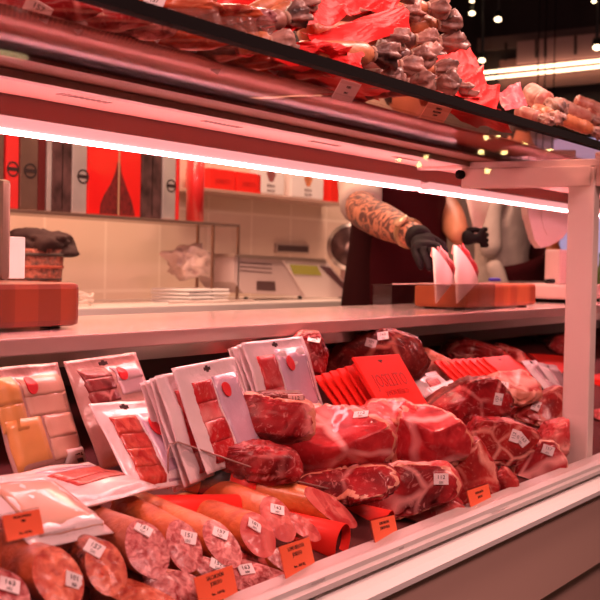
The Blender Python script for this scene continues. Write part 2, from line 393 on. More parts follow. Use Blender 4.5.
# ------------------------------------------------------------------ builders for the goods
def ham(poly, Y, depth, label, mats=(M1, M3), cuts=(), seed=1, rough=.06, stick_at=(), group=None, box=.5, film=None, name='ham_piece', cat='ham'):
    """vacuum packed piece: outline given at its own distance, swelling to real thickness, then sliced by cutting planes"""
    cu = sum(p[0] for p in poly) / len(poly); cv = sum(p[1] for p in poly) / len(poly)
    poly = [(cu + (p[0] - cu) * 1.10, cv + (p[1] - cv) * 1.10) for p in poly]
    c = P(cu, cv, Y); s = mpp(cu, cv, Y)
    pts = [((p[0] - cu) * s, (cv - p[1]) * s) for p in poly]
    def rho(phi):
        dx, dy = math.cos(phi), math.sin(phi); best = 0
        for i in range(len(pts)):
            (x1, y1), (x2, y2) = pts[i], pts[(i + 1) % len(pts)]
            den = dx * (y2 - y1) - dy * (x2 - x1)
            if abs(den) < 1e-12: continue
            t = (x1 * (y2 - y1) - y1 * (x2 - x1)) / den; q = (x1 * dy - y1 * dx) / den
            if t > 0 and -1e-6 <= q <= 1 + 1e-6: best = max(best, t)
        return best
    N = 72; tab = [rho(2 * math.pi * k / N) for k in range(N)]
    tab = [(tab[k - 1] + 2 * tab[k] + tab[(k + 1) % N]) / 4 for k in range(N)]
    def R(phi):
        x = (phi % (2 * math.pi)) / (2 * math.pi) * N; i = int(x) % N; f = x - int(x)
        return tab[i] * (1 - f) + tab[(i + 1) % N] * f
    bm = bmesh.new(); bmesh.ops.create_icosphere(bm, subdivisions=5, radius=1)
    rf = V((FW.x, FW.y, 0)).normalized(); planes = [(V(n).normalized(), d) for n, d in cuts]
    vs_, cut = [], []
    for v in bm.verts:
        a, b, z = v.co; q = max(0, 1 - z * z); ph = math.atan2(b, a)
        r = q ** (box / 2); k = V((a, b, z)); k2 = k * 3.1 + V((seed * 4, 3, 0))
        nz = 1.05 + rough * noise.fractal(k * 2.2 + V((seed * 9, 0, 0)), .8, 2, 3) - .10 * max(0, .16 - abs(noise.noise(k2))) / .16 + .02 * noise.noise(k * 9)
        unit = V((math.cos(ph) * r, math.sin(ph) * r, math.copysign(abs(z) ** box, z))) * nz
        ck = 0
        for n, d in planes:
            e = unit.dot(n) - d
            if e > 0: unit -= n * e * .93; ck = max(ck, 2 if e > .075 else 1)
        pr = math.hypot(unit.x, unit.y); pa = math.atan2(unit.y, unit.x)
        rr = R(pa) * pr
        vs_.append(c + RT * (rr * math.cos(pa)) + UP * (rr * math.sin(pa)) - rf * (unit.z * depth)); cut.append(ck)
    low = min(v.y for v in vs_)
    if low < .710:
        bm.free(); return ham([(cu + (p[0] - cu) / 1.10, cv + (p[1] - cv) / 1.10) for p in poly], Y + max(.004, .712 - low), depth, label, mats, cuts, seed, rough, stick_at, group, box, film, name, cat)
    bm.verts.index_update(); fs = [[v.index for v in f.verts] for f in bm.faces]; bm.free()
    mi = [0 if (not planes or min(cut[i] for i in f) == 2) else (2 if max(cut[i] for i in f) and seed % 3 else 1) for f in fs]
    rot = Matrix.Rotation(seed * 1.3, 3, 'Z')
    # lift out of the deck: anything below the deck is pressed flat on it
    vs_ = [V((v.x, max(v.y, .711), max(v.z, deck_z(max(v.y, .7256)) + .003))) for v in vs_]
    o = mesh(name, vs_, fs, list(mats) + [M5], None, True, mi, c, rot)
    tag(o, label, cat, group)
    for i, (u, v, *a) in enumerate(stick_at): sticker(o, u, v, .021, .016, *(a or (-15,)), txt=['157', '101', '163', '112'][(seed + i) % 4])
    return o

def sausage(c, n, L, axis, r, face, case_m, label, group=None, st=None, seed=1, blob=.05, name='cut_sausage', cat='sausage', squash=1.0, rim=None, stw=.018):
    """half sausage: cut face centre c (u, v, Y), cut normal n, body running L metres along axis"""
    C = P(*c); ax = (P(*axis) - C if abs(axis[0]) > 2 else V(axis)); n = V(n)
    if L is None: L = ax.length * 1.1
    ax.normalize(); n = V(n).normalized(); sd = ax.cross(Z).normalized(); up = sd.cross(ax)
    seg, K = 36, 22; b = B(); vs_ = []
    def ring(t, rr, oblique):
        out = []
        for k in range(seg):
            a = 2 * math.pi * k / seg; w_ = noise.noise(V((math.cos(a) * 1.3, math.sin(a) * 1.3, t * 14 + seed * 5)))
            rad = rr * (1 + blob * w_)
            p = C + sd * math.cos(a) * rad + up * math.sin(a) * rad * squash
            if oblique: p -= ax * ((p - C).dot(n) / ax.dot(n)) * oblique
            out.append(p + ax * t)
        return out
    for i in range(K + 1):
        f = i / K; t = L * f; ob = max(0, 1 - f * 1.6)
        rr = r * (1 if f < .82 else math.sqrt(max(.002, 1 - ((f - .82) / .18) ** 2)))
        vs_ += ring(t, rr * (.985 if i == 0 else 1), ob)
    fs = [[i * seg + k, i * seg + (k + 1) % seg, (i + 1) * seg + (k + 1) % seg, (i + 1) * seg + k] for i in range(K) for k in range(seg)]
    fs.append([K * seg + k for k in range(seg)])
    body = mesh(name, vs_, fs, case_m, None, True, None, C, frame(ax, up))
    tag(body, label, cat, group)
    # cut face with a slightly domed, lumpy surface
    r0 = ring(0, r * .985, 1); fv, ff = [], []; NR = 7
    for j in range(NR):
        q = 1 - j / NR
        for k in range(seg):
            p = C + (r0[k] - C) * q; dome = (1 - q * q) * .0025 + .0012 * noise.noise(p * 160)
            fv.append(p + n * (dome if j else .0004))
    fv.append(C + n * .0025)
    for j in range(NR - 1): ff += [[j * seg + k, j * seg + (k + 1) % seg, (j + 1) * seg + (k + 1) % seg, (j + 1) * seg + k] for k in range(seg)]
    ff += [[(NR - 1) * seg + k, (NR - 1) * seg + (k + 1) % seg, NR * seg] for k in range(seg)]
    fc = mesh('cut_face', fv, ff, face, body, True)
    if st: sticker(fc if st[2] else body, st[0], st[1], stw, stw * .8, st[3] if len(st) > 3 else -18, txt=['157', '101', '163', '151'][seed % 4])
    return body

def pack(TL, TR, BL, label, content, win=(.08, .1, .92, .8), thick=.006, group=None, backing=None, hole=True, seal=True, round_at=(.7, .62), white_lbl=None, name='sliced_meat_pack', cat='meat pack', seed=1, slices=4):
    """flat vacuum pouch: content = list of (x0,y0,x1,y1,material) windows in pouch fractions"""
    a, b_, c = P(*TL), P(*TR), P(*BL)
    ex = b_ - a; W = ex.length; R = frame(ex, a - c); ey = V(R.col[1]); ez = V(R.col[2]); H = (a - c).dot(ey)
    if ez.dot(CAM - a) < 0: print('pack faces away', label)
    O = a - ey * H; ex = ex.normalized()
    def G(x, y, z=0): return O + ex * (x * W) + ey * (y * H) + ez * z
    nx, ny = 22, 28; vs_ = []; fs = []
    def prof(x, y):
        e = min(x, 1 - x, y, (1 - y) * .6) ; s = max(0, min(1, (e - .04) / .08)); s = s * s * (3 - 2 * s)
        return thick * s + .0018 * noise.noise(V((x * 7, y * 8, seed * 3.1))) * s + .0016 * noise.noise(V((x * 3 + 4, y * 3, seed)))
    for side in (1, -1):
        for j in range(ny + 1):
            for i in range(nx + 1):
                x, y = i / nx, j / ny; wob = .0035 * noise.noise(V((x * 2.2, y * 2.2, seed * 1.7)))
                vs_.append(G(x, y, wob + (prof(x, y) + .0007 if side > 0 else -.0007 - .3 * prof(x, y))))
    n1 = (nx + 1) * (ny + 1)
    for s_, o_ in ((0, 0), (1, n1)):
        fs += [[o_ + j * (nx + 1) + i, o_ + j * (nx + 1) + i + 1, o_ + (j + 1) * (nx + 1) + i + 1, o_ + (j + 1) * (nx + 1) + i] for j in range(ny) for i in range(nx)]
    rim = [(i, 0) for i in range(nx)] + [(nx, j) for j in range(ny)] + [(nx - i, ny) for i in range(nx)] + [(0, ny - j) for j in range(ny)]
    ids = [j * (nx + 1) + i for i, j in rim]
    fs += [[ids[k], ids[(k + 1) % len(ids)], n1 + ids[(k + 1) % len(ids)], n1 + ids[k]] for k in range(len(ids))]
    o = mesh(name, vs_, fs, backing or plain('pouch_white', (.76, .66, .68), .3, coat=.6, bmp=.003, bscale=40), None, True, None, G(.5, 0, 0), R)
    tag(o, label, cat, group)
    def surf(x, y, off): 
        wob = .0035 * noise.noise(V((x * 2.2, y * 2.2, seed * 1.7)))
        return G(x, y, wob + prof(x, y) + off)
    def patch(name, x0, y0, x1, y1, mat, off=.0016, nxx=8, nyy=8, ragged=0, skew=0):
        pv, pf = [], []
        for layer in (0, 1):
            for j in range(nyy + 1):
                for i in range(nxx + 1):
                    fx, fy = i / nxx, j / nyy; x = x0 + (x1 - x0) * fx + skew * (1 - fy); y = y0 + (y1 - y0) * fy
                    if ragged and i in (0, nxx): x += ragged * noise.noise(V((i, fy * 9, seed * 2 + x0 * 5)))
                    if ragged and j in (0, nyy): y += ragged * .6 * noise.noise(V((fx * 7, j, seed * 2 + y0 * 5)))
                    pv.append(surf(x, y, off - (.0014 if layer else 0)))
        k1 = (nxx + 1) * (nyy + 1)
        for o_ in (0, k1): pf += [[o_ + j * (nxx + 1) + i, o_ + j * (nxx + 1) + i + 1, o_ + (j + 1) * (nxx + 1) + i + 1, o_ + (j + 1) * (nxx + 1) + i] for j in range(nyy) for i in range(nxx)]
        rm = [(i, 0) for i in range(nxx)] + [(nxx, j) for j in range(nyy)] + [(nxx - i, nyy) for i in range(nxx)] + [(0, nyy - j) for j in range(nyy)]
        ii = [j * (nxx + 1) + i for i, j in rm]
        pf += [[ii[k], ii[(k + 1) % len(ii)], k1 + ii[(k + 1) % len(ii)], k1 + ii[k]] for k in range(len(ii))]
        return mesh(name, pv, pf, mat, o, True, None, surf((x0 + x1) / 2, (y0 + y1) / 2, 0), R)
    for q in content:
        x0, y0, x1, y1, mt = q[:5]; nsl = q[5] if len(q) > 5 else slices; sk = q[6] if len(q) > 6 else 0
        for k in range(nsl):
            h = (y1 - y0) / nsl
            patch('slice' if mt not in (pouchw,) else 'label_panel', x0 + sk * (nsl - 1 - k) / nsl, y0 + k * h, x1 + sk * (nsl - 1 - k) / nsl, y0 + (k + 1) * h + h * .04, mt, .0016 + .0005 * (k % 2), 6, 6, .012 if mt is not pouchw else 0)
    if round_at:
        rr = .055 * W if len(round_at) < 3 else round_at[2] * W; cx, cy = round_at[:2]
        pv = [surf(cx, cy, .0042)] + [surf(cx + rr / W * math.cos(t), cy + rr * 1.05 / H * math.sin(t), .0042) for t in [2 * math.pi * k / 24 for k in range(24)]]
        pl = [p - ez * .0012 for p in pv[1:]]
        mesh('round_seal', pv + pl, [[0, 1 + k, 1 + (k + 1) % 24] for k in range(24)] + [[1 + k, 1 + (k + 1) % 24, 25 + (k + 1) % 24, 25 + k] for k in range(24)], redfoil, o, False)
    if white_lbl:
        lb = patch('paper_label', *white_lbl, stick, .004, 3, 3)
        x0, y0, x1, y1 = white_lbl; T = Matrix.Translation(surf((x0 + x1) / 2, (y0 + y1) / 2, .0046)) @ R.to_4x4()
        write([('100 g', 0, .003, .008), ('|||||||||', 0, -.006, .006)], T, lb)
    if hole:
        T = Matrix.Translation(surf(.5, .935, .0009)) @ R.to_4x4()
        B().box((-.009, -.0022, -.0006), (.009, .0022, .0006), 0, 0, T).box((-.003, -.0045, -.0006), (.003, .0045, .0006), 0, 0, T).build('hanger_slot', plain('slot_dark', (.05, .015, .015), .7), o)
    return o
pouchw = plain('pouch_panel', (.58, .42, .54), .25, coat=.8, bmp=.004, bscale=30)
slm = meat('sliced_ham', (.34, .005, .010), (.56, .02, .026), (.85, .38, .36), 6, .03)
slc = minced('sliced_chorizo', (.48, .012, .012), (.70, .12, .08), 60, .6)
sld = meat('sliced_dark_chorizo', (.10, .01, .012), (.28, .03, .03), (.55, .2, .18), 30, .05)
chs = plain('cheese', (.70, .33, .10), .4, coat=.6, vary=.12, vscale=14)
lrd = plain('pale_lard', (.66, .38, .28), .4, coat=.6, vary=.12, vscale=16)
lil = plain('lilac_slices', (.55, .38, .42), .35, coat=.8, vary=.2, vscale=25)
pouchc = plain('clear_pouch', (.50, .28, .25), .3, coat=.6, bmp=.006, bscale=26)

def card(TL, TR, BL, lines, label, parent=None):
    a, b_, c = P(*TL), P(*TR), P(*BL); R = frame(b_ - a, a - c); W = (b_ - a).length; H = (a - c).dot(V(R.col[1]))
    ex, ey, ez = (V(R.col[i]) for i in range(3)); ce = a + ex * W / 2 - ey * H / 2
    T = Matrix.Translation(ce) @ R.to_4x4()
    root = B().box((-W / 2, -H / 2, -.0004), (W / 2, H / 2, .0004), 0, 0, T).build('price_card', orange, None, origin=ce, rot=R)
    tag(root, label, 'price card', 'orange price cards along the front rail')
    write([(t, x * W, y * H, s * H) for t, x, y, s in lines], T @ Matrix.Translation((0, 0, .0004)), root)
    h = B(); h.box((-W / 2 - .002, -H / 2 - .002, -.0028), (W / 2 + .002, H / 2 + .002, -.0010), 0, 0, T)
    h.box((-W / 2 - .002, -H / 2 - .003, -.0028), (W / 2 + .002, -H / 2 - .0005, .03), 0, 0, T)
    h.build('card_holder', clear, root); return root
# ------------------------------------------------------------------ packs on the left
pack((-14, 369, 1.05), (58, 362, 1.08), (4, 486, 1.00), 'large clear pack of yellow cheese and pale slices at the left end of the case',
     [(.0, .42, .26, .9, chs, 2), (.30, .52, .9, .88, lrd, 2), (.04, .06, .42, .5, chs, 1), (.46, .1, .95, .5, lrd, 2)], backing=pouchc, round_at=(.42, .80, .07), white_lbl=(.62, .03, .98, .17), seed=1, thick=.009, hole=False)
pack((63, 362, 1.07), (135, 352, 1.08), (94, 472, 1.01), 'clear pack of dark chorizo and grey lilac slices behind the white packs',
     [(.10, .56, .48, .90, sld, 3), (.54, .6, .95, .88, lil, 2), (.22, .05, .6, .45, sld, 2)], backing=pouchc, round_at=(.62, .80, .06), seed=2, thick=.009)
pack((89, 404, .99), (150, 400, 1.0), (142, 492, .92), 'white pack of red chorizo slices leaning between the clear packs and the stack',
     [(.12, .05, .55, .80, slc, 4), (.6, .05, .96, .80, pouchw, 1)], round_at=(.76, .66, .10), seed=3)
pack((-6, 478, .93), (88, 462, .99), (78, 508, .84), 'white pack lying flat with red chorizo slices under the clear cheese pack',
     [(.30, .35, .86, .72, slc, 3), (.34, .74, .92, .92, pouchw, 1)], hole=False, round_at=None, seed=4, white_lbl=None)
pack((-40, 484, .87), (44, 476, .89), (-4, 556, .775), 'white pack of pale lard with a round seal behind an orange card',
     [(.1, .08, .9, .9, lrd, 1)], hole=False, round_at=None, seed=5, thick=.010, backing=plain('pouch_white', (.76, .66, .68)))
# the stack of upright packs, one behind the other to the left
for k in range(5):
    d = [0, 4, 8.5, 15, 32][k]
    pack((140 + d, 383 - d * .46, .985 - .008 * k), (202 + d, 372 - d * .48, 1.01 - .008 * k), (176 + d, 492 - d * .55, .935 - .008 * k),
         ['upright white ham pack, leftmost of the stack left of the big ham pack', 'upright white ham pack, second from the left of its stack', 'upright white ham pack, third from the left of its stack',
          'upright white ham pack, fourth from the left of its stack', 'white pack of four red ham slices, rightmost and frontmost of its stack'][k],
         [(.16, .06, .48, .82, slm, 4, 0), (.52, .06, .94, .82, pouchw, 1)], round_at=(.66, .70, .055), seed=10 + k, thick=.003, group='white ham packs standing in the left stack')
for k in range(4):
    d = k * 4.5
    pack((228 + d, 349 - d * .45, 1.035 - .007 * k), (288 + d, 341 - d * .35, 1.06 - .007 * k), (256 + d, 432 - d * .3, .990 - .007 * k),
         ['white ham pack, hindmost at the left of the middle stack', 'white ham pack, second from the left in the middle stack', 'white ham pack, third from the left in the middle stack',
          'white pack of streaky red ham in front of the middle stack beside the envelopes'][k],
         [(.12, .05, .40, .80, slm, 2), (.44, .05, .95, .84, pouchw, 1)], round_at=(.60, .68, .055), seed=20 + k, thick=.003, group='white ham packs standing in the middle stack')
# red envelopes
def envelope(TL, TR, BL, label, group, txt=False, seed=0):
    a, b_, c = P(*TL), P(*TR), P(*BL); R = frame(b_ - a, a - c); W = (b_ - a).length; H = (a - c).dot(V(R.col[1])); ce = (b_ + c) / 2
    T = Matrix.Translation(ce) @ R.to_4x4(); b = B()
    b.box((-W / 2, -H / 2, -.0016), (W / 2, H / 2, .0025), .0008, 0, T)
    o = b.build('red_envelope', redc, None, origin=ce, rot=R); tag(o, label, 'ham envelope', group)
    if seed >= 0 and W > .07: B().box((-.009, H / 2 - .012, .0024), (.009, H / 2 - .009, .0029), 0, 0, T).box((-.003, H / 2 - .0145, .0024), (.003, H / 2 - .009, .0029), 0, 0, T).build('hanger_slot', plain('slot_dark', (.05, .015, .015)), o)
    if txt: write([('JOSELITO', 0, .05 * H, W * .17), ('JAMÓN IBÉRICO', 0, -.16 * H, W * .07)], T @ Matrix.Translation((0, 0, .0026)), o, plain('dark_red_ink', (.42, .01, .008), .5))
    return o
nm = ['leftmost', 'second from the left', 'third from the left', 'fourth from the left', 'fifth from the left', 'sixth from the left']
for k in range(6):
    d = k * 8.3
    envelope((319 + d, 376 - d * .30, 1.03 - .008 * k), (362 + d, 372 - d * .30, 1.05 - .008 * k), (338 + d * .82, 418 - d * .14, .97 - .008 * k), 'red ham envelope, %s of the fan beside the lettered one' % nm[k], 'red envelopes fanned in the middle')
envelope((363, 357, .98), (407, 354, 1.0), (374, 418, .91), 'front red envelope with dark lettering in the middle of the case', 'red envelopes fanned in the middle', True)
for k in range(8):
    d = k * 7.2
    envelope((441 + d, 360 - d * .05, 1.08 - .006 * k), (449 + d + (16 if k == 7 else 0), 358 - d * .06, 1.085 - .006 * k), (455 + d * .95, 392 - d * .12, 1.01 - .006 * k), 'slim red envelope in the upright row behind the ham slabs' if k < 7 else 'frontmost shiny red envelope at the right end of the rear row', 'red envelopes in the rear row')
# flat red box with dark oval at the right
q = [P(498, 351, 1.12), P(566, 356, 1.12), P(575, 376, 1.06), P(527, 374, 1.06)]
q = [V((p.x, p.y, p.z)) for p in q]
o = B().prism(q, (0, 0, -.012)).build('red_gift_box', redc); tag(o, 'flat red box with a dark oval mark beside the white post', 'gift box')
ov = [P(533 + 12 * math.cos(t), 359.5 + 3.2 * math.sin(t), 1.075) for t in [2 * math.pi * k / 28 for k in range(28)]]
loc, nn = hit(o, 533, 359)
if loc:
    ex = R0; nrm = nn; exx = (ex - nrm * ex.dot(nrm)).normalized(); eyy = nrm.cross(exx)
    T = Matrix.Translation(loc) @ Matrix((exx, eyy, nrm)).transposed().to_4x4()
    b = B()
    b.prism([T @ V((.026 * math.cos(t), .018 * math.sin(t), .0003)) for t in [2 * math.pi * k / 28 for k in range(28)]], nrm * .0006)
    e = b.build('oval_emblem', plain('dark_oval', (.10, .006, .006), .8, spec=.1), o)
    b = B(); b.prism([T @ V((.019 * math.cos(t), .006 * math.sin(t), .0009)) for t in [2 * math.pi * k / 28 for k in range(28)]], nrm * .0004)
    b.build('oval_band', plain('faded_red', (.5, .03, .03), .7, spec=.1), e)

# ------------------------------------------------------------------ hams
def YY(u, v, lift): return YL(u, v, lift)
HG = 'vacuum packed ham pieces'
ham([(290, 345), (300, 333), (318, 334), (326, 352), (323, 374), (300, 372)], 1.075, .035, 'brown ham piece with a sticker behind the white pack under the worktop', (M1, M3), (), 3, stick_at=[(314, 340)], group=HG)
ham([(322, 372), (335, 348), (356, 336), (386, 331), (412, 340), (424, 360), (412, 378), (360, 380)], 1.115, .05, 'dark ham with two stickers in the back row behind the red envelopes', (M3, M1), (), 5, stick_at=[(371, 343), (383, 336, 5)], group=HG, film=1)
ham([(413, 356), (428, 350), (452, 362), (455, 374), (440, 382), (424, 372)], 1.10, .04, 'pale fatty ham piece left of the rear red envelopes', (M5, M2), (), 6, group=HG)
ham([(441, 352), (446, 341), (462, 338), (486, 344), (500, 350), (496, 357), (450, 358)], 1.17, .05, 'marbled ham piece in the back row behind the rear envelopes', (M4, M5), (), 7, group=HG)
ham([(484, 352), (500, 344), (518, 350), (526, 362), (508, 364)], 1.13, .035, 'speckled ham end between the rear envelopes and the flat red box', (M4, M3), (), 8, group=HG)
ham([(508, 347), (530, 340), (552, 336), (556, 344), (536, 350)], 1.25, .035, 'dark ham slab at the very back on the right', (M3, M1), (), 9, group=HG)
ham([(548, 346), (556, 337), (570, 335), (572, 352), (556, 354)], 1.16, .035, 'pinkish ham knuckle at the back beside the post', (M2, M1), (), 10, group=HG)
pack((408, 377, 1.045), (436, 371, 1.06), (424, 408, .99), 'small white pack standing behind the cut shoulder ham', [(.3, .1, .7, .7, slm, 2)], round_at=None, seed=31)
pack((428, 388, .99), (452, 380, 1.0), (440, 412, .95), 'half hidden white pack left of the shoulder ham', [(.3, .1, .7, .7, slm, 2)], round_at=None, seed=32, hole=False)
pack((521, 361, 1.045), (536, 360, 1.06), (545, 400, .96), 'narrow white pack leaning by the flat red box', [(.2, .05, .8, .8, lil, 2)], round_at=None, seed=33)
pack((537, 362, 1.03), (556, 366, 1.05), (560, 402, .96), 'narrow white pack leaning nearest the post', [(.2, .05, .8, .8, lil, 2)], round_at=None, seed=34)
# middle layer
ham([(485, 382), (498, 375), (524, 372), (537, 384), (536, 397), (518, 404), (494, 398)], YY(512, 388, .10), .045, 'pale fatty ham block with a sticker behind the shoulder ham', (M2, M5), [((.1, .8, .5), .5)], 11, stick_at=[(503, 385)], group=HG)
ham([(424, 408), (444, 392), (470, 380), (492, 379), (508, 396), (507, 413), (480, 421), (440, 418)], YY(468, 400, .095), .06, 'rounded shoulder ham with dark rind and a sticker near the centre right', (M1, M3), [((.35, -.2, .9), .55), ((-.7, .2, .6), .72)], 12, stick_at=[(498, 399, 80)], group=HG)
ham([(511, 414), (532, 400), (556, 388), (566, 392), (566, 412), (540, 426)], YY(542, 408, .08), .05, 'ham wedge with a sticker leaning on the post', (M4, M1), [((.1, .3, .9), .5)], 13, stick_at=[(536, 406, 70)], group=HG)
ham([(222, 410), (226, 401), (250, 396), (280, 401), (306, 404), (309, 430), (290, 446), (240, 449), (220, 440)], YY(262, 422, .09), .045, 'cut ham with a round muscle and a dark fatty rim beside the large red block', (M1, M5), [((-.15, .15, .95), .45), ((0, -.8, .5), .55)], 14, stick_at=(), group=HG)
ham([(252, 396), (268, 392), (298, 393), (305, 402), (303, 412), (280, 412), (258, 406)], YY(280, 402, .12), .03, 'dark brown ham end with a sticker lying on the cut ham', (M3, M3), (), 15, stick_at=[(296, 399, 5)], group=HG)
ham([(362, 412), (372, 402), (404, 401), (414, 408), (414, 430), (380, 431)], YY(390, 416, .09), .04, 'ham block with pale top between the large block and the square block', (M6, M2), [((0, .75, .6), .5)], 16, group=HG, stick_at=())
ham([(396, 436), (404, 412), (430, 408), (456, 420), (471, 440), (470, 456), (440, 468), (402, 466), (394, 456)], YY(432, 438, .085), .055, 'square cut red ham block with pale marbled top in the middle of the case', (M6, M2), [((-.6, -.1, .8), .55), ((.6, -.2, .8), .6), ((0, .9, .35), .62)], 17, group=HG)
ham([(470, 432), (478, 420), (506, 422), (534, 432), (530, 448), (512, 462), (484, 460), (474, 446)], YY(503, 440, .07), .045, 'streaky ham slices with a sticker left of the post', (M4, M1), [((.1, -.1, .9), .5)], 18, stick_at=[(522, 440, -50), (515, 436, 70)], group=HG)
ham([(535, 440), (548, 424), (566, 420), (566, 450), (560, 456)], YY(552, 438, .06), .035, 'pale ham end behind the stickered piece at the post', (M2, M5), (), 19, group=HG)
ham([(514, 482), (518, 456), (536, 444), (552, 444), (563, 460), (563, 482), (540, 488), (518, 492)], .752, .028, 'ham piece with a pale fat ring and sticker at the foot of the post', (M1, M5), [((-.15, .1, .95), .5)], 20, stick_at=[(548, 450, -20)], group=HG)
ham([(445, 500), (450, 470), (466, 446), (478, 443), (494, 466), (498, 488), (488, 505), (460, 512)], .768, .036, 'tall pointed ham in a clear bag behind the right orange card', (M4, M1), [((-.5, .1, .8), .5), ((.6, .1, .75), .5)], 21, group=HG)
ham([(494, 478), (506, 468), (516, 478), (517, 496), (500, 500)], YY(506, 486, .035), .02, 'small bagged ham scrap behind the clear divider', (M4, M5), (), 22, group=HG)
ham([(274, 446), (279, 424), (306, 410), (346, 411), (378, 420), (390, 440), (386, 460), (350, 472), (310, 481), (278, 474)], YY(332, 444, .085), .065, 'large glossy red ham block in clear film in the centre of the case', (M6, M2), [((-.1, .85, .55), .42), ((-.5, -.4, .8), .62), ((.5, -.45, .75), .66)], 23, stick_at=[(361, 415, -20)], group=HG)
ham([(205, 452), (226, 446), (262, 444), (290, 452), (300, 474), (270, 482), (232, 474)], YY(250, 464, .06), .04, 'dark red ham slab lying under the cut ham', (M1, M3), (), 24, group=HG)
ham([(292, 482), (310, 473), (350, 468), (382, 466), (394, 476), (386, 492), (350, 500), (310, 500)], YY(345, 484, .05), .045, 'dark red ham lying under the large block', (M1, M1), [((0, .6, .8), .6)], 25, group=HG)
ham([(343, 494), (352, 484), (384, 468), (440, 466), (452, 480), (452, 494), (412, 510), (374, 522), (352, 518)], .775, .034, 'long ham slab with two stickers along the front rail', (M1, M2), [((-.1, .3, .95), .5)], 26, stick_at=[(376, 494, 0), (441, 479, 0)], group=HG)
ham([(394, 520), (400, 505), (424, 496), (450, 497), (463, 510), (458, 526), (424, 540), (400, 544)], .738, .022, 'bright red ham slab lowest at the front rail between two orange cards', (M2, M1), [((-.1, .3, .95), .5)], 27, group=HG)
# beyond the post
ham([(590, 352), (600, 345), (620, 350), (620, 372), (598, 374)], 1.15, .04, 'dark ham piece at the back just right of the post', (M3, M1), (), 28, group=HG)
ham([(588, 430), (598, 412), (622, 416), (622, 448), (594, 456)], .86, .04, 'ham piece behind the glass just right of the post', (M1, M2), (), 29, group=HG)
o = B().box(P(604, 376, 1.0) - V((.1, .05, .03)), P(604, 376, 1.0) + V((.12, .05, .0)), .003).build('red_gift_box', redc); tag(o, 'flat red box right of the post at the picture edge', 'gift box')

# ------------------------------------------------------------------ sausages at the front left
SG = 'cut sausages along the front left'
AX = (-.12, 1, .28); NF = (-.28, -.74, .62)
sausage((147, 549, .765), NF, .20, (75, 522, .92), .0245, SAL, CPK, 'brown skinned salchichon half with a pink marbled cut and sticker, behind the netted one', SG, (143, 530, 1, -25), 3, squash=1.05)
sausage((106, 568, .75), NF, .17, (40, 540, .90), .0215, SAL2, CDK, 'netted dark sausage with an orange red cut face and sticker', SG, (94, 549, 1, -28), 4, squash=1.1)
sausage((58, 578, .745), (-.22,-.74,.66), .17, (-20, 548, .90), .0245, SAL2, CBR, 'wide brown chorizo half at the lower left corner with orange cut face', SG, (73, 581, 1, 5), 5, squash=1.0)
sausage((8, 597, .745), NF, .12, (-50, 575, .86), .020, SAL, CDK, 'sausage stub with a sticker in the lower left corner of the picture', SG, (9, 586, 1, 10), 6)
sausage((184, 546, .785), NF, .18, (120, 510, .94), .0215, SAL, COR, 'orange skinned sausage half with pink cut, second row beside the brown one', SG, (188, 538, 1, -5), 7, squash=1.1)
sausage((222, 544, .785), (-.25, -.66, .72), .22, (135, 506, .95), .021, SAL, COR, 'long orange sausage with an elongated pink cut and sticker', SG, (220, 534, 1, -12), 8)
sausage((258, 535, .785), NF, .20, (190, 512, .93), .0235, LOM, COR, 'orange skinned loin half with flap of skin peeled below its cut', SG, (254, 526, 1, -5), 9)
sausage((278, 519, .81), NF, .20, (205, 490, .95), .0235, LOM, COR, 'tan loin half with deep pink cut above the peeled one', SG, (277, 510, 1, 0), 10)
loin = sausage((331, 508, .81), (-.05, -.8, .6), None, (190, 477, .955), .0215, LOM, COR, 'long orange cured loin with smooth salmon cut and paper bands, lying on the red tubes', SG, None, 11)
c0, c1 = P(331, 508, .81), P(190, 477, .955); ax = (c1 - c0).normalized(); Lb = (c1 - c0).length
for (t0, t1, mt, nme) in ((.56, .74, redp, 'red_band'), (.745, .93, plain('black_band', (.03, .01, .01), .5), 'black_band')):
    B().tube([c0 + ax * t0 * Lb, c0 + ax * (t0 + t1) / 2 * Lb, c0 + ax * t1 * Lb], .0226, 28).build(nme, mt, loin, True)
sausage((303, 527, .79), NF, .08, (-.3, 1, .2), .014, LOM, COR, 'small loin end standing between the tan loin and the red tube', SG, None, 13)
sausage((172, 592, .755), NF, .08, (-.35, 1, .1), .019, SAL, CBR, 'dark salchichon stub with sticker in the lowest row beside an orange card', SG, (190, 586, 0), 14)
sausage((192, 590, .75), NF, .05, (-.35, 1, .1), .017, SAL, CPK, 'short pink sausage stub left of the salchichon card', SG, None, 15)
sausage((214, 572, .775), NF, .06, (-.3, 1, .15), .014, SAL, CBR, 'small sausage end under the long orange sausage', SG, (217, 566, 1, -10), 16)
sausage((140, 596, .75), (-.3, -.5, .8), .05, (-.35, 1, .05), .017, SAL2, CBR, 'reddish sausage end at the bottom edge under the netted one', SG, None, 17)
sausage((254, 578, .765), (-.45, -.45, .77), .06, (-.35, 1, .05), .021, SAL, COR, 'flat cut pink salami slab with sticker behind the loin card', SG, (246, 570, 1, 30), 18, squash=1.1)
sausage((284, 561, .775), NF, .05, (-.35, 1, .1), .014, SAL, COR, 'orange rimmed sausage end just left of the loin card', SG, None, 19)
# peeled flap
fl = []
for j in range(2):
    for i in range(13):
        t = i / 12; fl.append(P(234 + 42 * t, 548 + 10 * math.sin(t * 2.2) + j * 9, .79 - .004 * j) + Z * .004 * noise.noise(V((t * 5, j, 2))))
fb = [v + V((.002, .006, -.002)) for v in fl]
fs = [[i, i + 1, 14 + i, 13 + i] for i in range(12)]; fs2 = [[26 + a for a in f] for f in fs]
rm = list(range(13)) + list(range(25, 12, -1)); sf = [[rm[k], rm[(k + 1) % 26], 26 + rm[(k + 1) % 26], 26 + rm[k]] for k in range(26)]
o = mesh('sausage_slice', fl + fb, fs + fs2 + sf, LOM, None, True); tag(o, 'curled dark red slice under the peeled loin', 'sausage slice')
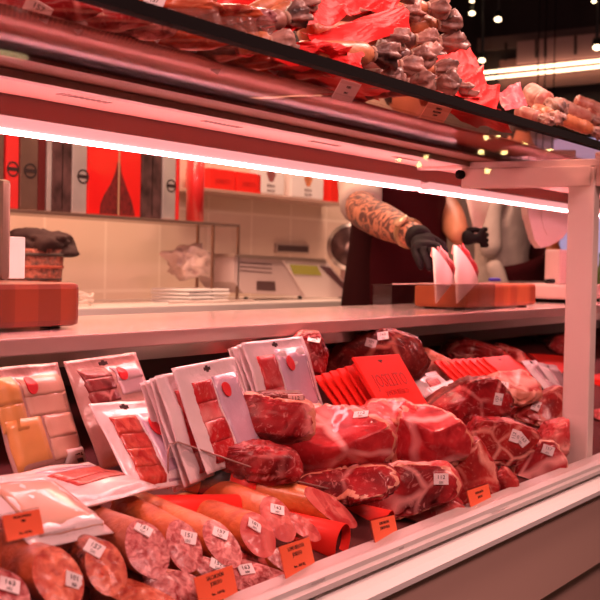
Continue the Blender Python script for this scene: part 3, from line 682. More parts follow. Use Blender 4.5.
# red tubes
def tubecan(c, axis, L, r, label, open_end=True):
    C = P(*c); ax = V(axis).normalized(); b = B(); b.tube([C, C + ax * L], r, 40, cap=False)
    seg = 40; o = B()
    o.tube([C, C + ax * L], r, 40, cap=False); o.tube([C, C + ax * L], r * .955, 40, cap=False)
    n = len(o.v) // 2
    o.f += [[k, (k + 1) % seg, n + (k + 1) % seg, n + k] for k in range(seg)]; o.m += [0] * seg
    oo = o.build('red_tube', redc, None, True, origin=C); tag(oo, label, 'gift tube', 'red gift tubes at the front')
    B().tube([C + ax * .012, C + ax * .0135], r * .95, 40).build('inner_disc', plain('tube_inside', (.05, .01, .01), .6), oo)
    e = B().tube([C + ax * L, C + ax * (L + .002)], r, 40).build('tube_end', redc, oo)
    return oo
tubecan((343, 543, .765), (-.12, 1, .10), .13, .0250, 'red cardboard tube with dark open end, nearest the loin card')
tubecan((389, 527, .79), (-.15, 1, .12), .13, .0235, 'red cardboard tube with open end behind the middle orange card')
tubecan((240, 512, .87), (-.80, .62, .04), .13, .0225, 'red tube lying behind the orange skinned sausages')
# cards
card((2, 516, .742), (39, 509, .755), (6, 542, .735), [('SALCHICHÓN IBÉRICO', 0, .34, .13), ('MINI', 0, .16, .15), ('Pieza ... 22,50 €/Kg', 0, -.3, .12)], 'orange card reading salchichon mini at the left edge of the case')
card((194, 578, .722), (232, 565, .733), (206, 616, .712), [('SALCHICHÓN', 0, .36, .15), ('JOSELITO', 0, .20, .15), ('Pieza ... 34,50 €/Kg', 0, -.06, .09), ('3,45 € /100 gr', 0, -.3, .12)], 'orange card reading salchichon in front of the pink sausage stubs')
card((279, 547, .722), (309, 537, .733), (295, 584, .712), [('LOMO BELLOTA', 0, .36, .14), ('JOSELITO', 0, .20, .14), ('Pieza ... 84,50 €/Kg', 0, -.1, .09), ('8,90 € /100 gr', 0, -.32, .12)], 'orange card reading lomo bellota left of the open red tube')
card((371, 521, .722), (394, 515, .733), (378, 551, .712), [('LOMO BELLOTA', 0, .34, .13), ('JOSELITO PIEZA', 0, .18, .13), ('Pieza ... 60,00 €/Kg', 0, -.2, .10)], 'orange card standing in front of the second red tube')
card((467, 491, .716), (488, 484, .722), (480, 513, .708), [('CENTRO JAMÓN', 0, .3, .13), ('JOSELITO', 0, .12, .13), ('Kg 89,50 €', 0, -.2, .12)], 'tilted orange card in front of the tall bagged ham')
# clear dividers
def divider(pts, Y0, label):
    pl = [P(u, v, Y) for u, v, Y in pts]; n = (pl[1] - pl[0]).cross(pl[-1] - pl[0]).normalized()
    o = B().prism([p for p in pl], n * .003).build('acrylic_divider', clear); tag(o, label, 'divider')
    B().tube(pl[:-1], .0012, 8).build('polished_edge', plain('acrylic_edge', (.35, .2, .18), .2, coat=1), o, True)
divider([(168, 489, .93), (168, 452, .93), (170, 444, .93), (178, 442, .929), (283, 478, .86), (343, 492, .82), (343, 510, .82)], 0, 'clear acrylic divider in front of the white pack stack')
divider([(497, 462, .83), (510, 461, .81), (516, 466, .80), (518, 498, .775), (503, 504, .79)], 0, 'small clear acrylic divider left of the ham at the post')
# ------------------------------------------------------------------ goods on the glass top
ZT = ZT1 + .001
m, nt, b_ = base('perforated_liner'); MC['perforated_liner'] = m; vec = coords(nt, (1, 1, 1), False)
vo = nd(nt, 'ShaderNodeTexVoronoi'); vo.inputs['Scale'].default_value = 150; vo.inputs['Randomness'].default_value = .05
nt.links.new(vec, vo.inputs['Vector'])
nt.links.new(ramp(nt, vo.outputs['Distance'], [(.25, (.12, .03, .03)), (.33, (.50, .17, .14))]), b_.inputs['Base Color']); b_.inputs['Roughness'].default_value = .5
def Q(u, v, Y, h=.003):
    p = P(u, v, Y)
    return p if p.z > ZT + h else PZ(u, v, ZT + h)
def sheet(name, grid, mat, th=.0008, parent=None, smooth=True):
    ny, nx = len(grid), len(grid[0]); vs_ = [p for r in grid for p in r]
    nrm = (grid[0][-1] - grid[0][0]).cross(grid[-1][0] - grid[0][0]).normalized() * th
    n1 = nx * ny; vs2 = vs_ + [p - nrm for p in vs_]; fs = []
    for o_ in (0, n1): fs += [[o_ + j * nx + i, o_ + j * nx + i + 1, o_ + (j + 1) * nx + i + 1, o_ + (j + 1) * nx + i] for j in range(ny - 1) for i in range(nx - 1)]
    rm = [i for i in range(nx)] + [j * nx + nx - 1 for j in range(1, ny)] + [(ny - 1) * nx + i for i in range(nx - 2, -1, -1)] + [j * nx for j in range(ny - 2, 0, -1)]
    L = len(rm); fs += [[rm[k], rm[(k + 1) % L], n1 + rm[(k + 1) % L], n1 + rm[k]] for k in range(L)]
    return mesh(name, vs2, fs, mat, parent, smooth)
# perforated paper liner under the goods, two overlapping sheets with wavy edge
def liner(x0, x1, y0, y1, z, sd, label):
    g = [[V((x0 + (x1 - x0) * i / 60, y0 + (y1 - y0) * j / 8 + (.012 * noise.noise(V((i * .12, j, sd))) if j in (0, 8) else 0), z + .0012 * noise.noise(V((i * .2, j * .4, sd))))) for i in range(61)] for j in range(9)]
    o = sheet('paper_liner', g, m, .0006); tag(o, label, 'paper liner')
liner(.35, 1.42, .80, .965, ZT + .0012, 1, 'perforated pink paper liner under the vacuum packs on the glass top, left end')
liner(1.44, XP + .9, .82, .965, ZT + .0012, 2, 'perforated pink paper liner under the pile of dried sausages on the glass top')

def tissue(qd, label, sd, amp=.012, n=22, mat=None, fold=1.7):
    a, b2, c, d = [Q(*q, .006) for q in qd]; g = []; nr = (b2 - a).cross(d - a).normalized()
    for j in range(n + 1):
        r = []
        for i in range(n + 1):
            x, y = i / n, j / n; e = min(x, 1 - x, y, 1 - y)
            p = (a * (1 - x) + b2 * x) * (1 - y) + (d * (1 - x) + c * x) * y
            f = abs(noise.noise(V((x * fold + y * fold * .6, y * fold * .5 - x, sd * 2.7)))) * 2 + .22 * abs(noise.noise(V((x * 6, y * 6, sd * 1.9))))
            f2 = noise.noise(V((x * 3, y * 3, sd + 40))); side = (b2 - a).normalized()
            q = p + nr * amp * .75 * (f - .45) + side * amp * .3 * f2
            q.z = max(q.z, ZT + .002 + .002 * f); q.y = max(q.y, .70); r.append(q)
        g.append(r)
    o = sheet('tissue_paper', g, mat or plain('tissue', (.78, .02, .02), .5, spec=.25), .0004, None, False); tag(o, label, 'tissue paper', 'red tissue wraps on the glass top'); return o
tsm = None
# vacuum packs on the left of the glass top
def vac(c, along, L, r, label, mat, sd, st=None, tilt=0.15):
    C = Q(*c, r * .6); ax = V(along).normalized(); s = ax.cross(Z).normalized(); up = s.cross(ax); bm = bmesh.new(); bmesh.ops.create_icosphere(bm, subdivisions=4, radius=1); vs_ = []
    for v in bm.verts:
        k = v.co; nz = 1 + .12 * noise.noise(k * 2 + V((sd, 0, 0))) + .05 * noise.noise(k * 6)
        x = math.copysign(abs(k.x) ** .6, k.x); q = C + ax * x * L / 2 * nz + s * k.y * r * nz + up * k.z * r * .62 * nz
        q.z = max(q.z, ZT + .001); vs_.append(q)
    bm.verts.index_update(); fs = [[v.index for v in f.verts] for f in bm.faces]; bm.free()
    o = mesh('vacuum_packed_sausage', vs_, fs, mat, None, True, None, C, frame(ax, up)); tag(o, label, 'sausage', 'vacuum packed sausages on the glass top')
    # crimped film skirt round the sausage
    b = B(); rm_ = []
    for k in range(40):
        t = 2 * math.pi * k / 40; w_ = 1.12 + .06 * noise.noise(V((math.cos(t) * 3, math.sin(t) * 3, sd)))
        base_ = C + ax * math.cos(t) * L / 2 * w_ + s * math.sin(t) * r * w_ * 1.15; inn = C + ax * math.cos(t) * L / 2 * .93 + s * math.sin(t) * r * .9
        h = ZT + .006 + .003 * noise.noise(V((t * 4, sd, 1))); rm_.append((V((inn.x, inn.y, max(C.z, h + .002))), V((base_.x, base_.y, h))))
    pv = [p for a in rm_ for p in a]; fs = [[2 * k, 2 * k + 1, (2 * k + 3) % 80, (2 * k + 2) % 80] for k in range(40)]
    mesh('film_skirt', pv + [p - Z * .0004 for p in pv], fs + [[80 + i for i in f] for f in fs], film_mat('clear_film', (.5, .2, .15), .15), o, True)
    if st: sticker(o, *st)
    return o
VCM = meat('packed_chorizo', (.22, .012, .008), (.62, .10, .03), (.85, .35, .2), 26, .06, 2.2)
VSM = minced('packed_salami', (.20, .02, .03), (.75, .35, .33), 75, 1)
up1 = (.35, -1, 0)
vac((14, 10, .80), up1, .17, .022, 'dark vacuum packed sausage at the left end of the glass top', M1, 1, (38, 9, .026, .016, -35))
vac((66, 20, .80), up1, .17, .022, 'deep red vacuum packed sausage second along the glass top', M1, 2, (74, 19, .026, .014, -50))
vac((103, 26, .79), up1, .16, .027, 'speckled salami in clear film on the glass top', VSM, 3, (98, 14, .026, .02, -20))
vac((158, 40, .79), up1, .16, .020, 'orange red chorizo in film seen through the glass top', VCM, 4, (153, 33, .024, .012, -40))
vac((188, 52, .78), up1, .13, .022, 'orange red chorizo in film with broad sticker, nearest the glass edge', VCM, 5, (188, 45, .024, .018, -8))
vac((150, 6, .84), up1, .16, .020, 'chorizo in film lying above the black glass edge on the left', VCM, 6, (154, 3, .024, .014, -20))
vac((186, 14, .82), up1, .16, .018, 'narrow chorizo in film above the black glass edge', VCM, 7, (191, 16, .024, .010, -50))
vac((232, 62, .78), up1, .12, .018, 'reddish sausage in film seen under the glass edge right of the chorizos', VCM, 8, (213, 66, .02, .012, -40))
vac((268, 72, .78), up1, .14, .019, 'chorizo in film with pale label under the glass edge, rightmost of the row', VCM, 9, (270, 67, .024, .010, -35))
vac((224, 18, .80), up1, .12, .018, 'salami in film with sticker beside the sausage rods', VSM, 21, (214, 23, .02, .014, -30))
# dried sausages with crinkled tied ends
ENDM = casing('dried_casing_end', (.035, .012, .010), (.50, .24, .19), 22, .2, (1, 1, 1), .003, 3)
ROD = casing('dried_sausage_skin', (.25, .05, .02), (.66, .22, .09), 26, .5, (1, 1, 1), .002)
ROD2 = casing('dark_dried_skin', (.10, .03, .025), (.36, .13, .09), 26, .4, (1, 1, 1), .002)
def rod(a, b2, r, label, mat=ROD, sd=1, end=1.0, endm=None):
    A, E_ = Q(*a, r), Q(*b2, r * 1.2); ax = (E_ - A).normalized(); L = (E_ - A).length; n = 26; pts, rad = [], []
    sd_ = ax.cross(Z).normalized()
    for i in range(n + 1):
        t = i / n; pts.append(A + ax * L * t + Z * .006 * math.sin(t * 3.1) * noise.noise(V((sd, 1, 1))) * 3 + sd_ * .004 * noise.noise(V((t * 3, sd, 0))))
        k = 1 if .06 < t < .86 else (math.sqrt(max(0, t / .06)) * .9 + .1 if t <= .06 else 1 - .6 * ((t - .86) / .14) ** 1.3)
        rad.append(r * k * (1 + .10 * noise.noise(V((t * 9, sd * 3, 0)))))
    b = B().tube(pts, rad, 20); o = b.build('dried_sausage', mat, None, True, A, frame(ax, sd_.cross(ax)))
    tag(o, label, 'dried sausage', 'dried sausages piled on the glass top')
    # flared, crinkled casing beyond the knot
    vs_, seg, K = [], 30, 12; up = sd_.cross(ax)
    for i in range(K + 1):
        t = i / K; rr = r * (.40 + .62 * min(1, t * 1.8) * end)
        for k in range(seg):
            an = 2 * math.pi * k / seg; w_ = 1 + .32 * noise.noise(V((math.cos(an) * 1.5, math.sin(an) * 1.5, t * 1.5 + sd * 7))) + (.10 + .12 * t) * math.sin(7 * an + 3 * t + sd) + .22 * noise.noise(V((math.cos(an) * 6, math.sin(an) * 6, t * 4 + sd)))
            w_ *= 1 + .22 * noise.noise(V((math.cos(an) * 11, math.sin(an) * 11, t * 9 + sd * 2)))
            fl_ = .55 if i == K else (.85 if i == K - 1 else 1)
            vs_.append(E_ + ax * (t - .12) * r * 2.6 * (1 + .5 * noise.noise(V((an, sd, 2)))) + (sd_ * math.cos(an) + up * math.sin(an)) * rr * w_ * fl_)
    fs = [[i * seg + k, i * seg + (k + 1) % seg, (i + 1) * seg + (k + 1) % seg, (i + 1) * seg + k] for i in range(K) for k in range(seg)] + [[K * seg + k for k in range(seg)]]
    mesh('casing_end', vs_, fs, endm or ENDM, o, True)
    B().tube([E_ - ax * .002, E_ + ax * .002], r * .62, 12).build('tie_string', plain('string', (.5, .3, .22), .8), o, True)
    return o
rods = [((196, 44, .82), (288, -6, .79), .011, 'long thin brown sausage rod, topmost at the left of the pile'),
 ((212, 50, .80), (300, 5, .77), .012, 'long brown sausage rod under the topmost one'),
 ((228, 34, .79), (286, 18, .76), .013, 'greyish pink sausage with knotted end on the first red tissue'),
 ((238, 44, .77), (270, 42, .745), .012, 'short orange sausage tip peeping out under the red tissue'),
 ((290, 14, .90), (398, -4, .82), .012, 'shiny brown rod across the top of the pile'),
 ((300, 30, .82), (382, 38, .76), .016, 'thick brown sausage lying below the large red tissue'),
 ((296, 54, .78), (372, 54, .735), .016, 'thick brown sausage with pale crinkled end at the front of the pile'),
 ((300, 20, .92), (402, 12, .84), .014, 'sausage in the upper pile with pale folded end, left one'),
 ((340, 10, .92), (428, 8, .82), .015, 'sausage with curled end at the top right of the pile'),
 ((350, 30, .92), (438, 24, .82), .016, 'sausage end sticking out furthest right, upper one'),
 ((360, 44, .92), (440, 42, .82), .016, 'sausage end sticking out furthest right, lower one'),
 ((345, 40, .88), (416, 40, .80), .015, 'dark sausage end behind the pale ones'),
 ((345, 56, .86), (412, 56, .78), .015, 'greyish sausage end in the middle of the cluster'),
 ((330, 64, .82), (400, 66, .755), .014, 'small brown sausage end just over the black edge'),
 ((380, 76, .84), (434, 70, .78), .015, 'sausage end in the lower right of the cluster'),
 ((390, 88, .82), (436, 84, .755), .014, 'sausage end low on the glass by the red parcel'),
 ((350, 80, .80), (384, 78, .74), .013, 'sausage end touching the black edge, left of the cluster'),
 ((366, 90, .80), (410, 84, .74), .014, 'dark sausage end touching the black edge, middle of the cluster'),
 ((320, 2, .88), (375, 24, .80), .014, 'dark sausage end half under the large red tissue')]
for k, (a, b2, r, lb) in enumerate(rods): rod(a, b2, r, lb, ROD if k not in (11, 12, 13, 16, 17, 18, 2) else ROD2, k + 1, 1.0)
# a second layer deeper in the pile, filling it towards the back
for k in range(7):
    rod((250 + k * 22, 6 + k * 10, .97), (318 + k * 22, 4 + k * 10, .90), .016, 'dark sausage buried at the back of the pile, %s from the left' % ['leftmost', 'second', 'third', 'fourth', 'fifth', 'sixth', 'rightmost one counted'][k], ROD2, k + 40)
tissue([(205, -14, .86), (262, -24, .83), (268, 4, .86), (202, 26, .83)], 'red tissue behind the long rods at the upper left', 1, .016)
tissue([(228, 34, 0.800), (300, 8, .77), (318, 22, .75), (240, 52, .76)], 'red tissue wrapped round the greyish pink sausage', 2, .02)
tissue([(270, 14, 0.800), (318, -14, .80), (352, 20, .75), (262, 36, .76)], 'broad crumpled red tissue in the middle of the pile', 3, .03)
tissue([(300, 34, 0.790), (402, 3, .77), (412, 30, .745), (316, 50, .75)], 'long pointed red tissue across the centre of the pile', 4, .022)
tissue([(325, -10, .84), (400, -14, .82), (398, 12, .79), (318, 18, .80)], 'red tissue at the very top of the pile', 5, .022)
tissue([(264, 54, 0.765), (314, 38, .755), (352, 46, .735), (302, 72, .735)], 'low red tissue with upturned corner at the black edge', 6, .02)
tissue([(312, 66, 0.750), (360, 48, .735), (364, 74, .72), (330, 76, .725)], 'small red tissue corner under the thick brown sausage', 7, .018)
tissue([(232, 62, 0.780), (300, 60, .765), (392, 88, .73), (352, 108, .72)], 'flat red tissue pressed on the glass under the pile', 8, .010)
tissue([(266, 84, 0.745), (340, 70, .75), (380, 98, .73), (300, 92, .73)], 'red tissue seen through the glass below the black edge', 9, .012)
tissue([(430, 58, 0.880), (470, 48, .86), (488, 86, .80), (436, 84, .82)], 'big red tissue bow right of the sausage ends', 10, .0130)
tissue([(446, 70, 0.820), (484, 62, .80), (482, 98, .76), (436, 92, .78)], 'red tissue fold hanging in front of the red bow', 14, .0130)
tissue([(450, 86, 0.800), (500, 86, .79), (496, 114, .75), (452, 108, .75)], 'red tissue parcel low on the glass, left of the salami', 11, .0130)
tissue([(436, 104, 0.770), (500, 108, .76), (512, 132, .72), (470, 126, .72)], 'red tissue seen through the glass under the parcel', 12, .01)
tissue([(496, 92, 0.820), (520, 84, .80), (528, 106, .77), (505, 112, .77)], 'pink crumpled tissue with torn tips beside the salami', 13, .0130, 12, plain('pink_tissue', (.6, .08, .10), .45, vary=.2))
rod((418, 98, .84), (452, 92, .79), .014, 'brown sausage under the red bow', ROD, 61, .6)
for k, (a, b2, r, lb, mt) in enumerate([((528, 92, .88), (548, 104, .83), .021, 'plump speckled salami right of the pink tissue', 0), ((536, 110, .84), (552, 116, .80), .013, 'small orange salami below the plump one', 1),
    ((556, 102, .95), (590, 118, .90), .014, 'salami with white bloom right of the plump one', 0), ((575, 100, .98), (606, 112, .92), .015, 'netted salami with knotted end at the right edge', 0),
    ((560, 118, .88), (592, 130, .83), .014, 'salami with red cord by the right edge', 1), ((585, 112, .95), (612, 128, .90), .014, 'pale salami in net at the right edge of the picture', 0), ((600, 128, .9), (622, 140, .86), .015, 'salami beyond the right edge of the pile', 0), ((516, 110, .84), (540, 118, .79), .012, 'thin bloomed salami end at the black edge', 0)]):
    rod(a, b2, r, lb, [casing('bloomed_skin', (.40, .09, .06), (.72, .38, .30), 30, .3, (1, 1, 1), .002), ROD][mt], 70 + k, .8)
# cards hanging below the glass top
def topcard(c4, label, txt, mat=plain('faded_orange_card', (.8, .28, .18), .5)):
    a, b2, c = P(*c4[0]), P(*c4[1]), P(*c4[2]); R = frame(b2 - a, a - c); W = (b2 - a).length; H = (a - c).dot(V(R.col[1])); ce = (b2 + c) / 2; T = Matrix.Translation(ce) @ R.to_4x4()
    o = B().box((-W / 2, -H / 2, -.0004), (W / 2, H / 2, .0004), 0, 0, T).build('price_card', mat, None, origin=ce, rot=R); tag(o, label, 'price card', 'price cards on the glass top')
    write([(t, 0, y * H, s * H) for t, y, s in txt], T @ Matrix.Translation((0, 0, .0004)), o)
topcard([(333, 76, .716), (353, 82, .714), (340, 100, .728)], 'pale pink card seen through the glass edge under the sausage pile', [('FUET', .2, .16), ('9,90 €', -.1, .13)], plain('pink_card', (.8, .45, .42), .5))
topcard([(423, 101, .716), (447, 107, .714), (425, 119, .728)], 'orange card reading vela picante under the glass edge', [('CHORIZO', .28, .16), ('VELA PICANTE', .06, .15), ('JOSELITO', -.14, .12)])
# ------------------------------------------------------------------ worktop goods
WZ = WZ1 + .0006
def on(u, v, z=WZ): return PZ(u, v, z)
wd1 = wood('red_butcher_wood', (.17, .034, .012), (.30, .062, .020), (1, 1, .35)); wd2 = wood('light_butcher_wood', (.40, .07, .02), (.62, .17, .055), (1, 1, .35))
foot_m = dark
def board(x0, x1, y0, y1, h, mat, label):
    o = B().box((x0, y0, WZ + .004), (x1, y1, WZ + .004 + h), .009).build('butcher_block', mat); o.data.polygons.foreach_set('use_smooth', [False] * len(o.data.polygons))
    tag(o, label, 'cutting board')
    for sx in (x0 + .02, x1 - .04):
        for sy in (y0 + .02, y1 - .04): B().box((sx, sy, WZ), (sx + .02, sy + .02, WZ + .0045)).build('foot', foot_m, o)
    return o
pr = P(80, 327, 1.195); pl = P(-60, 327, 1.195)
board(pl.x, pr.x, 1.195, 1.44, .062, wd1, 'thick dark red butcher block at the left end of the worktop')
pr2 = P(538, 308, 1.16); pl2 = P(466, 308, 1.165)
board(pl2.x, pr2.x, 1.165, 1.30, .056, wd2, 'orange brown striped butcher block by the paper cones')
# left: steel post and white paper box on the block
q = P(2, 280, 1.30); B().box((q.x - .010, 1.29, WZ + .067), (q.x + .007, 1.31, WZ + .067 + .145), .006).build('steel_knife_block', plain('olive_steel', (.45, .36, .27), .3, .7))
tag(bpy.data.objects['steel_knife_block'], 'upright brushed steel slab on the left butcher block', 'knife block')
q0, q1 = P(5, 278, 1.40), P(25, 278, 1.40)
bb = B().box((q0.x, 1.40, WZ + .067), (q1.x, 1.42, WZ + .067 + .066), .002).build('paper_box', paper); tag(bb, 'small white paper box on the left butcher block', 'box')
# acrylic cone stand
sx0, sx1 = P(386, 308, 1.125).x, P(490, 308, 1.125).x
st = empty('acrylic_stand', ((sx0 + sx1) / 2, 1.14, WZ)); tag(st, 'low clear acrylic stand holding paper cones on the worktop', 'stand')
zt = P(440, 284, 1.115).z
B().box((sx0, 1.112, WZ), (sx1, 1.115, zt), .001).build('front_panel', clear, st)
B().box((sx0, 1.115, zt - .002), (sx1, 1.16, zt)).build('top_panel', clear, st)
for x_ in (sx0, sx1 - .003): B().box((x_, 1.1155, WZ), (x_ + .003, 1.155, zt - .0025)).build('side_panel', clear, st)
B().tube([(sx0, 1.1115, zt + .0005), (sx1, 1.1115, zt + .0005)], .0012, 8).build('polished_edge', plain('bright_edge', (.85, .6, .55), .3), st)
# paper cones with ham
def cone(tl, tr, tip, Y, label, nm='paper_cone'):
    a, b2, t = P(*tl, Y), P(*tr, Y), P(*tip, Y - .01); c = (a + b2) / 2; r = (b2 - a).length / 2; seg = 28; ax = (c - t).normalized()
    s = (b2 - a).normalized(); s = (s - ax * s.dot(ax)).normalized(); n = s.cross(ax); vs_ = []
    for wv in (1, .94):
        for k in range(seg):
            an = 2 * math.pi * k / seg; vs_.append(c + (s * math.cos(an) + n * math.sin(an) * .30) * r * wv + ax * (.012 * math.cos(an + 2)))
        for k in range(seg):
            an = 2 * math.pi * k / seg; vs_.append(t + (s * math.cos(an) + n * math.sin(an)) * .0015 * wv)
    fs = [[k, (k + 1) % seg, seg + (k + 1) % seg, seg + k] for k in range(seg)] + [[2 * seg + k, 2 * seg + (k + 1) % seg, 3 * seg + (k + 1) % seg, 3 * seg + k] for k in range(seg)]
    fs += [[k, (k + 1) % seg, 2 * seg + (k + 1) % seg, 2 * seg + k] for k in range(seg)] + [[seg + k for k in range(seg)]]
    o = mesh(nm, vs_, fs, plain('cone_paper', (.85, .66, .62), .6), None, True); tag(o, label, 'paper cone')
    # folded ham slices in the mouth
    for j in range(3):
        g = []; off = (j - 1) * r * .5
        for y in range(5):
            row = []
            for x in range(13):
                u = x / 12 * 2 - 1; w_ = .004 * math.sin(u * 7 + j * 2)
                row.append(c + s * (u * r * .78) + n * (off * .35 + w_ * .6) + ax * (-.006 + y * .0058 + .004 * noise.noise(V((u * 2, y, j + Y * 20)))) )
            g.append(row)
        sheet('ham_slice', g, slm, .0008, o)
    return o
cone((433, 266), (454, 262), (436, 303), 1.142, 'left white paper cone of sliced ham standing behind the acrylic stand', )
cone((454, 266), (477, 262), (457, 303), 1.142, 'right white paper cone of sliced ham standing behind the acrylic stand')
# knife on the block and small blue cap
kn = empty('carving_knife', P(515, 284, 1.25)); tag(kn, 'long thin carving knife lying over the right butcher block', 'knife')
zk = WZ + .062
ka, kb = P(479, 285, 1.22), P(553, 288, 1.20); ka.z = kb.z = zk + .002
dk = (kb - ka).normalized(); sk = dk.cross(Z)
B().prism([ka, ka + dk * .10 - sk * .008, kb - dk * .05 - sk * .009, kb - dk * .05 + sk * .009, ka + dk * .02 + sk * .006], Z * .0016).build('blade', steel, kn)
B().tube([kb - dk * .05 + Z * .002, kb + Z * .002], [.006, .007], 12).build('handle', dark, kn, True)
c_ = P(495, 281, 1.30); c_.z = zk + .0055
o = B().tube([c_ - R0 * .018, c_ - R0 * .012, c_ + R0 * .01, c_ + R0 * .016], [.003, .0058, .0055, .003], 16).build('blue_bottle_cap', plain('blue_plastic', (.03, .02, .35), .4), None, True); tag(o, 'small blue cap lying on the right butcher block', 'cap')

# weighing machine seen from behind at the right
mc = P(553, 300, 1.30); mach = empty('tower_scale', (mc.x, 1.32, WZ)); tag(mach, 'pale enamel scale with round shouldered display head on a column beside the post', 'scale')
pk = plain('pale_enamel', (.62, .42, .40), .35)
dx = .12
B().box((mc.x - dx, 1.20, WZ + .012), (mc.x + .25, 1.42, WZ + .055), .008).build('base', pk, mach)
for sx in (mc.x - dx + .02, mc.x + .21): B().box((sx, 1.23, WZ), (sx + .025, 1.40, WZ + .0125)).build('foot', dark, mach)
B().box((mc.x + .0, 1.28, WZ + .055), (mc.x + .10, 1.33, WZ + .16), .006).build('column', pk, mach)
hd = [(u - 6, v) for u, v in [(533, 150), (530, 185), (534, 215), (541, 240), (547, 248), (556, 246), (569, 238), (580, 222), (582, 150)]]
B().prism([P(u, v, 1.27) for u, v in hd], V((.03, .03, 0))).build('display_head', pk, mach, False)
arc = [P(560 + 14 * math.cos(t) - 4, 215 - 25 * math.sin(t) , 1.2685) for t in [math.pi * (.95 + .35 * k / 10) for k in range(11)]]
B().tube(arc, .0012, 8).build('pressed_line', plain('light_line', (.8, .62, .58)), mach, True)

# ------------------------------------------------------------------ back counter goods
BZ1 = BZ + .0006
def onb(u, v, z=BZ1): return PZ(u, v, z)
# tall wire shelf with tins on the back counter
sh = empty('counter_shelf', (2.6, 2.55, BZ1)); tag(sh, 'brown metal shelf frame carrying the upright tins on the back counter', 'shelf')
YS0, YS1 = 2.42, 2.60
tR = P(240, 225, YS0); zs = P(120, 216, YS0).z; xs0 = P(-30, 210, YS0).x; xs1 = tR.x
br_m = plain('bronze_metal', (.30, .17, .12), .3, .7)
B().box((xs0, YS0, zs - .010), (xs1, YS1, zs), .002).build('shelf_board', plain('shelf_glass_edge', (.32, .20, .16), .25, .5), sh)
for x_ in (P(213, 250, YS0).x, xs1 - .008, P(6, 250, YS0).x):
    B().box((x_, YS0, BZ1), (x_ + .008, YS0 + .008, zs - .010)).build('leg', br_m, sh)
B().box((xs1 - .008, YS1 - .008, BZ1), (xs1, YS1, zs - .010)).build('leg', br_m, sh)
tin_s = plain('brushed_silver_tin', (.85, .74, .74), .3, .6, vary=.25, vscale=5); tin_d = plain('dark_mottled_tin', (.12, .06, .06), .35, .3, vary=.6, vscale=22); tin_r = plain('red_tin', (.72, .03, .03), .35, coat=.5); tin_b = plain('bronze_tin', (.32, .20, .16), .3, .7, vary=.3, vscale=8)
def tin(u0, u1, mat, label, emb=None, h=.24, Y=YS0 + .02, wx=None, side=None, nm='gift_tin', seam=False):
    x0, x1 = P(u0, 190, Y).x, P(u1, 190, Y).x
    o = B().box((x0 + .001, Y, zs + .0006), (x1 - .001, Y + .09, zs + h), .004).build(nm, mat); tag(o, label, 'gift tin' if nm == 'gift_tin' else 'gift box', 'tins and boxes standing on the counter shelf')
    B().box((x0 + .0005, Y - .0005, zs + h * .9), (x1 - .0005, Y + .0905, zs + h + .004), .003).build('lid', mat, o)
    if seam: B().box(((x0 + x1) / 2 - .001, Y - .0012, zs + .01), ((x0 + x1) / 2 + .001, Y - .0001, zs + h * .9)).build('seam', dark, o)
    if emb is not None:
        ce = V((x0 + (x1 - x0) * emb, Y - .0008, P(60, 174, Y).z if emb else 0)); T = Matrix.Translation(ce); b = B(); seg = 30
        w0 = .030; w0 = min(.026, (x1 - x0) * .46); hh = .021
        ou = [V((w0 * math.cos(t), 0, hh * math.sin(t))) + ce for t in [2 * math.pi * k / seg for k in range(seg)]]; inn = [(p - ce) * .78 + ce for p in ou]
        pts = ou + inn; pts2 = [p + V((0, .0007, 0)) for p in pts]
        b.add(pts + pts2, [[k, (k + 1) % seg, seg + (k + 1) % seg, seg + k] for k in range(seg)] + [[60 + k, 60 + (k + 1) % seg, 60 + seg + (k + 1) % seg, 60 + seg + k] for k in range(seg)] + [[k, (k + 1) % seg, 60 + (k + 1) % seg, 60 + k] for k in range(seg)])
        b.box(ce + V((-w0 * .8, 0, -.005)), ce + V((w0 * .8, .0007, .005)))
        b.build('oval_emblem', plain('emblem_ink', (.03, .015, .015), .5), o)
    return o
tin(-14, 4, tin_b, 'bronze tin cut by the left picture edge')
tin(6, 19, tin_r, 'narrow red tin with oval emblem near the left edge', .5)
tin(20, 38, tin_b, 'bronze tin with oval emblem beside the red tin', .55)
tin(38, 46, plain('dark_red_tin', (.18, .03, .03), .3, .4), 'slim dark red tin between the bronze and silver tins')
tin(47, 52, tin_s, 'slim silver tin catching white light')
tin(52, 72, tin_d, 'dark mottled tin with centre seam left of the silver one', seam=True)
tin(72, 87, tin_s, 'silver tin with bright glare and oval emblem', .72)
bo = tin(88, 141, plain('red_lacquer_box', (.80, .015, .015), .3, coat=.5), 'wide red gift box with dark ham silhouette', None, .24, nm='gift_box')
# ham silhouette on the box
xa, xb = P(105, 190, YS0).x, P(140, 190, YS0).x; sil = [(0, 0), (.02, .18), (.12, .36), (.3, .58), (.42, .8), (.48, 1), (.56, 1), (.6, .8), (.74, .55), (.9, .3), (1, .05), (1, 0)]
B().prism([V((xa + (xb - xa) * x_, YS0 + .0193, zs + .004 + .16 * y_)) for x_, y_ in sil], (0, .0006, 0)).build('ham_silhouette', plain('dark_red_print', (.16, .012, .012), .5, vary=.5, vscale=70), bo)
B().box(((xa + xb) / 2, YS0 + .0182, zs + .003), ((xa + xb) / 2 + .007, YS0 + .0192, zs + .2)).build('ribbon', plain('tan_ribbon', (.5, .3, .18), .5), bo)
tin(142, 162, tin_d, 'dark mottled tin with centre seam right of the red box', seam=True)
tin(163, 176, tin_s, 'silver tin with oval emblem at the right end of the row', .62)
tin(177, 180, tin_r, 'thin red tin at the right end of the shelf')
tw = B(); qx = P(200, 200, YS0 + .03); tw.tube([(qx.x, YS0 + .05, zs + .0006), (qx.x, YS0 + .05, zs + .26)], .030, 32)
o = tw.build('red_cylinder_tin', tin_r, None, True); tag(o, 'tall round red tin standing alone at the end of the shelf', 'gift tin')
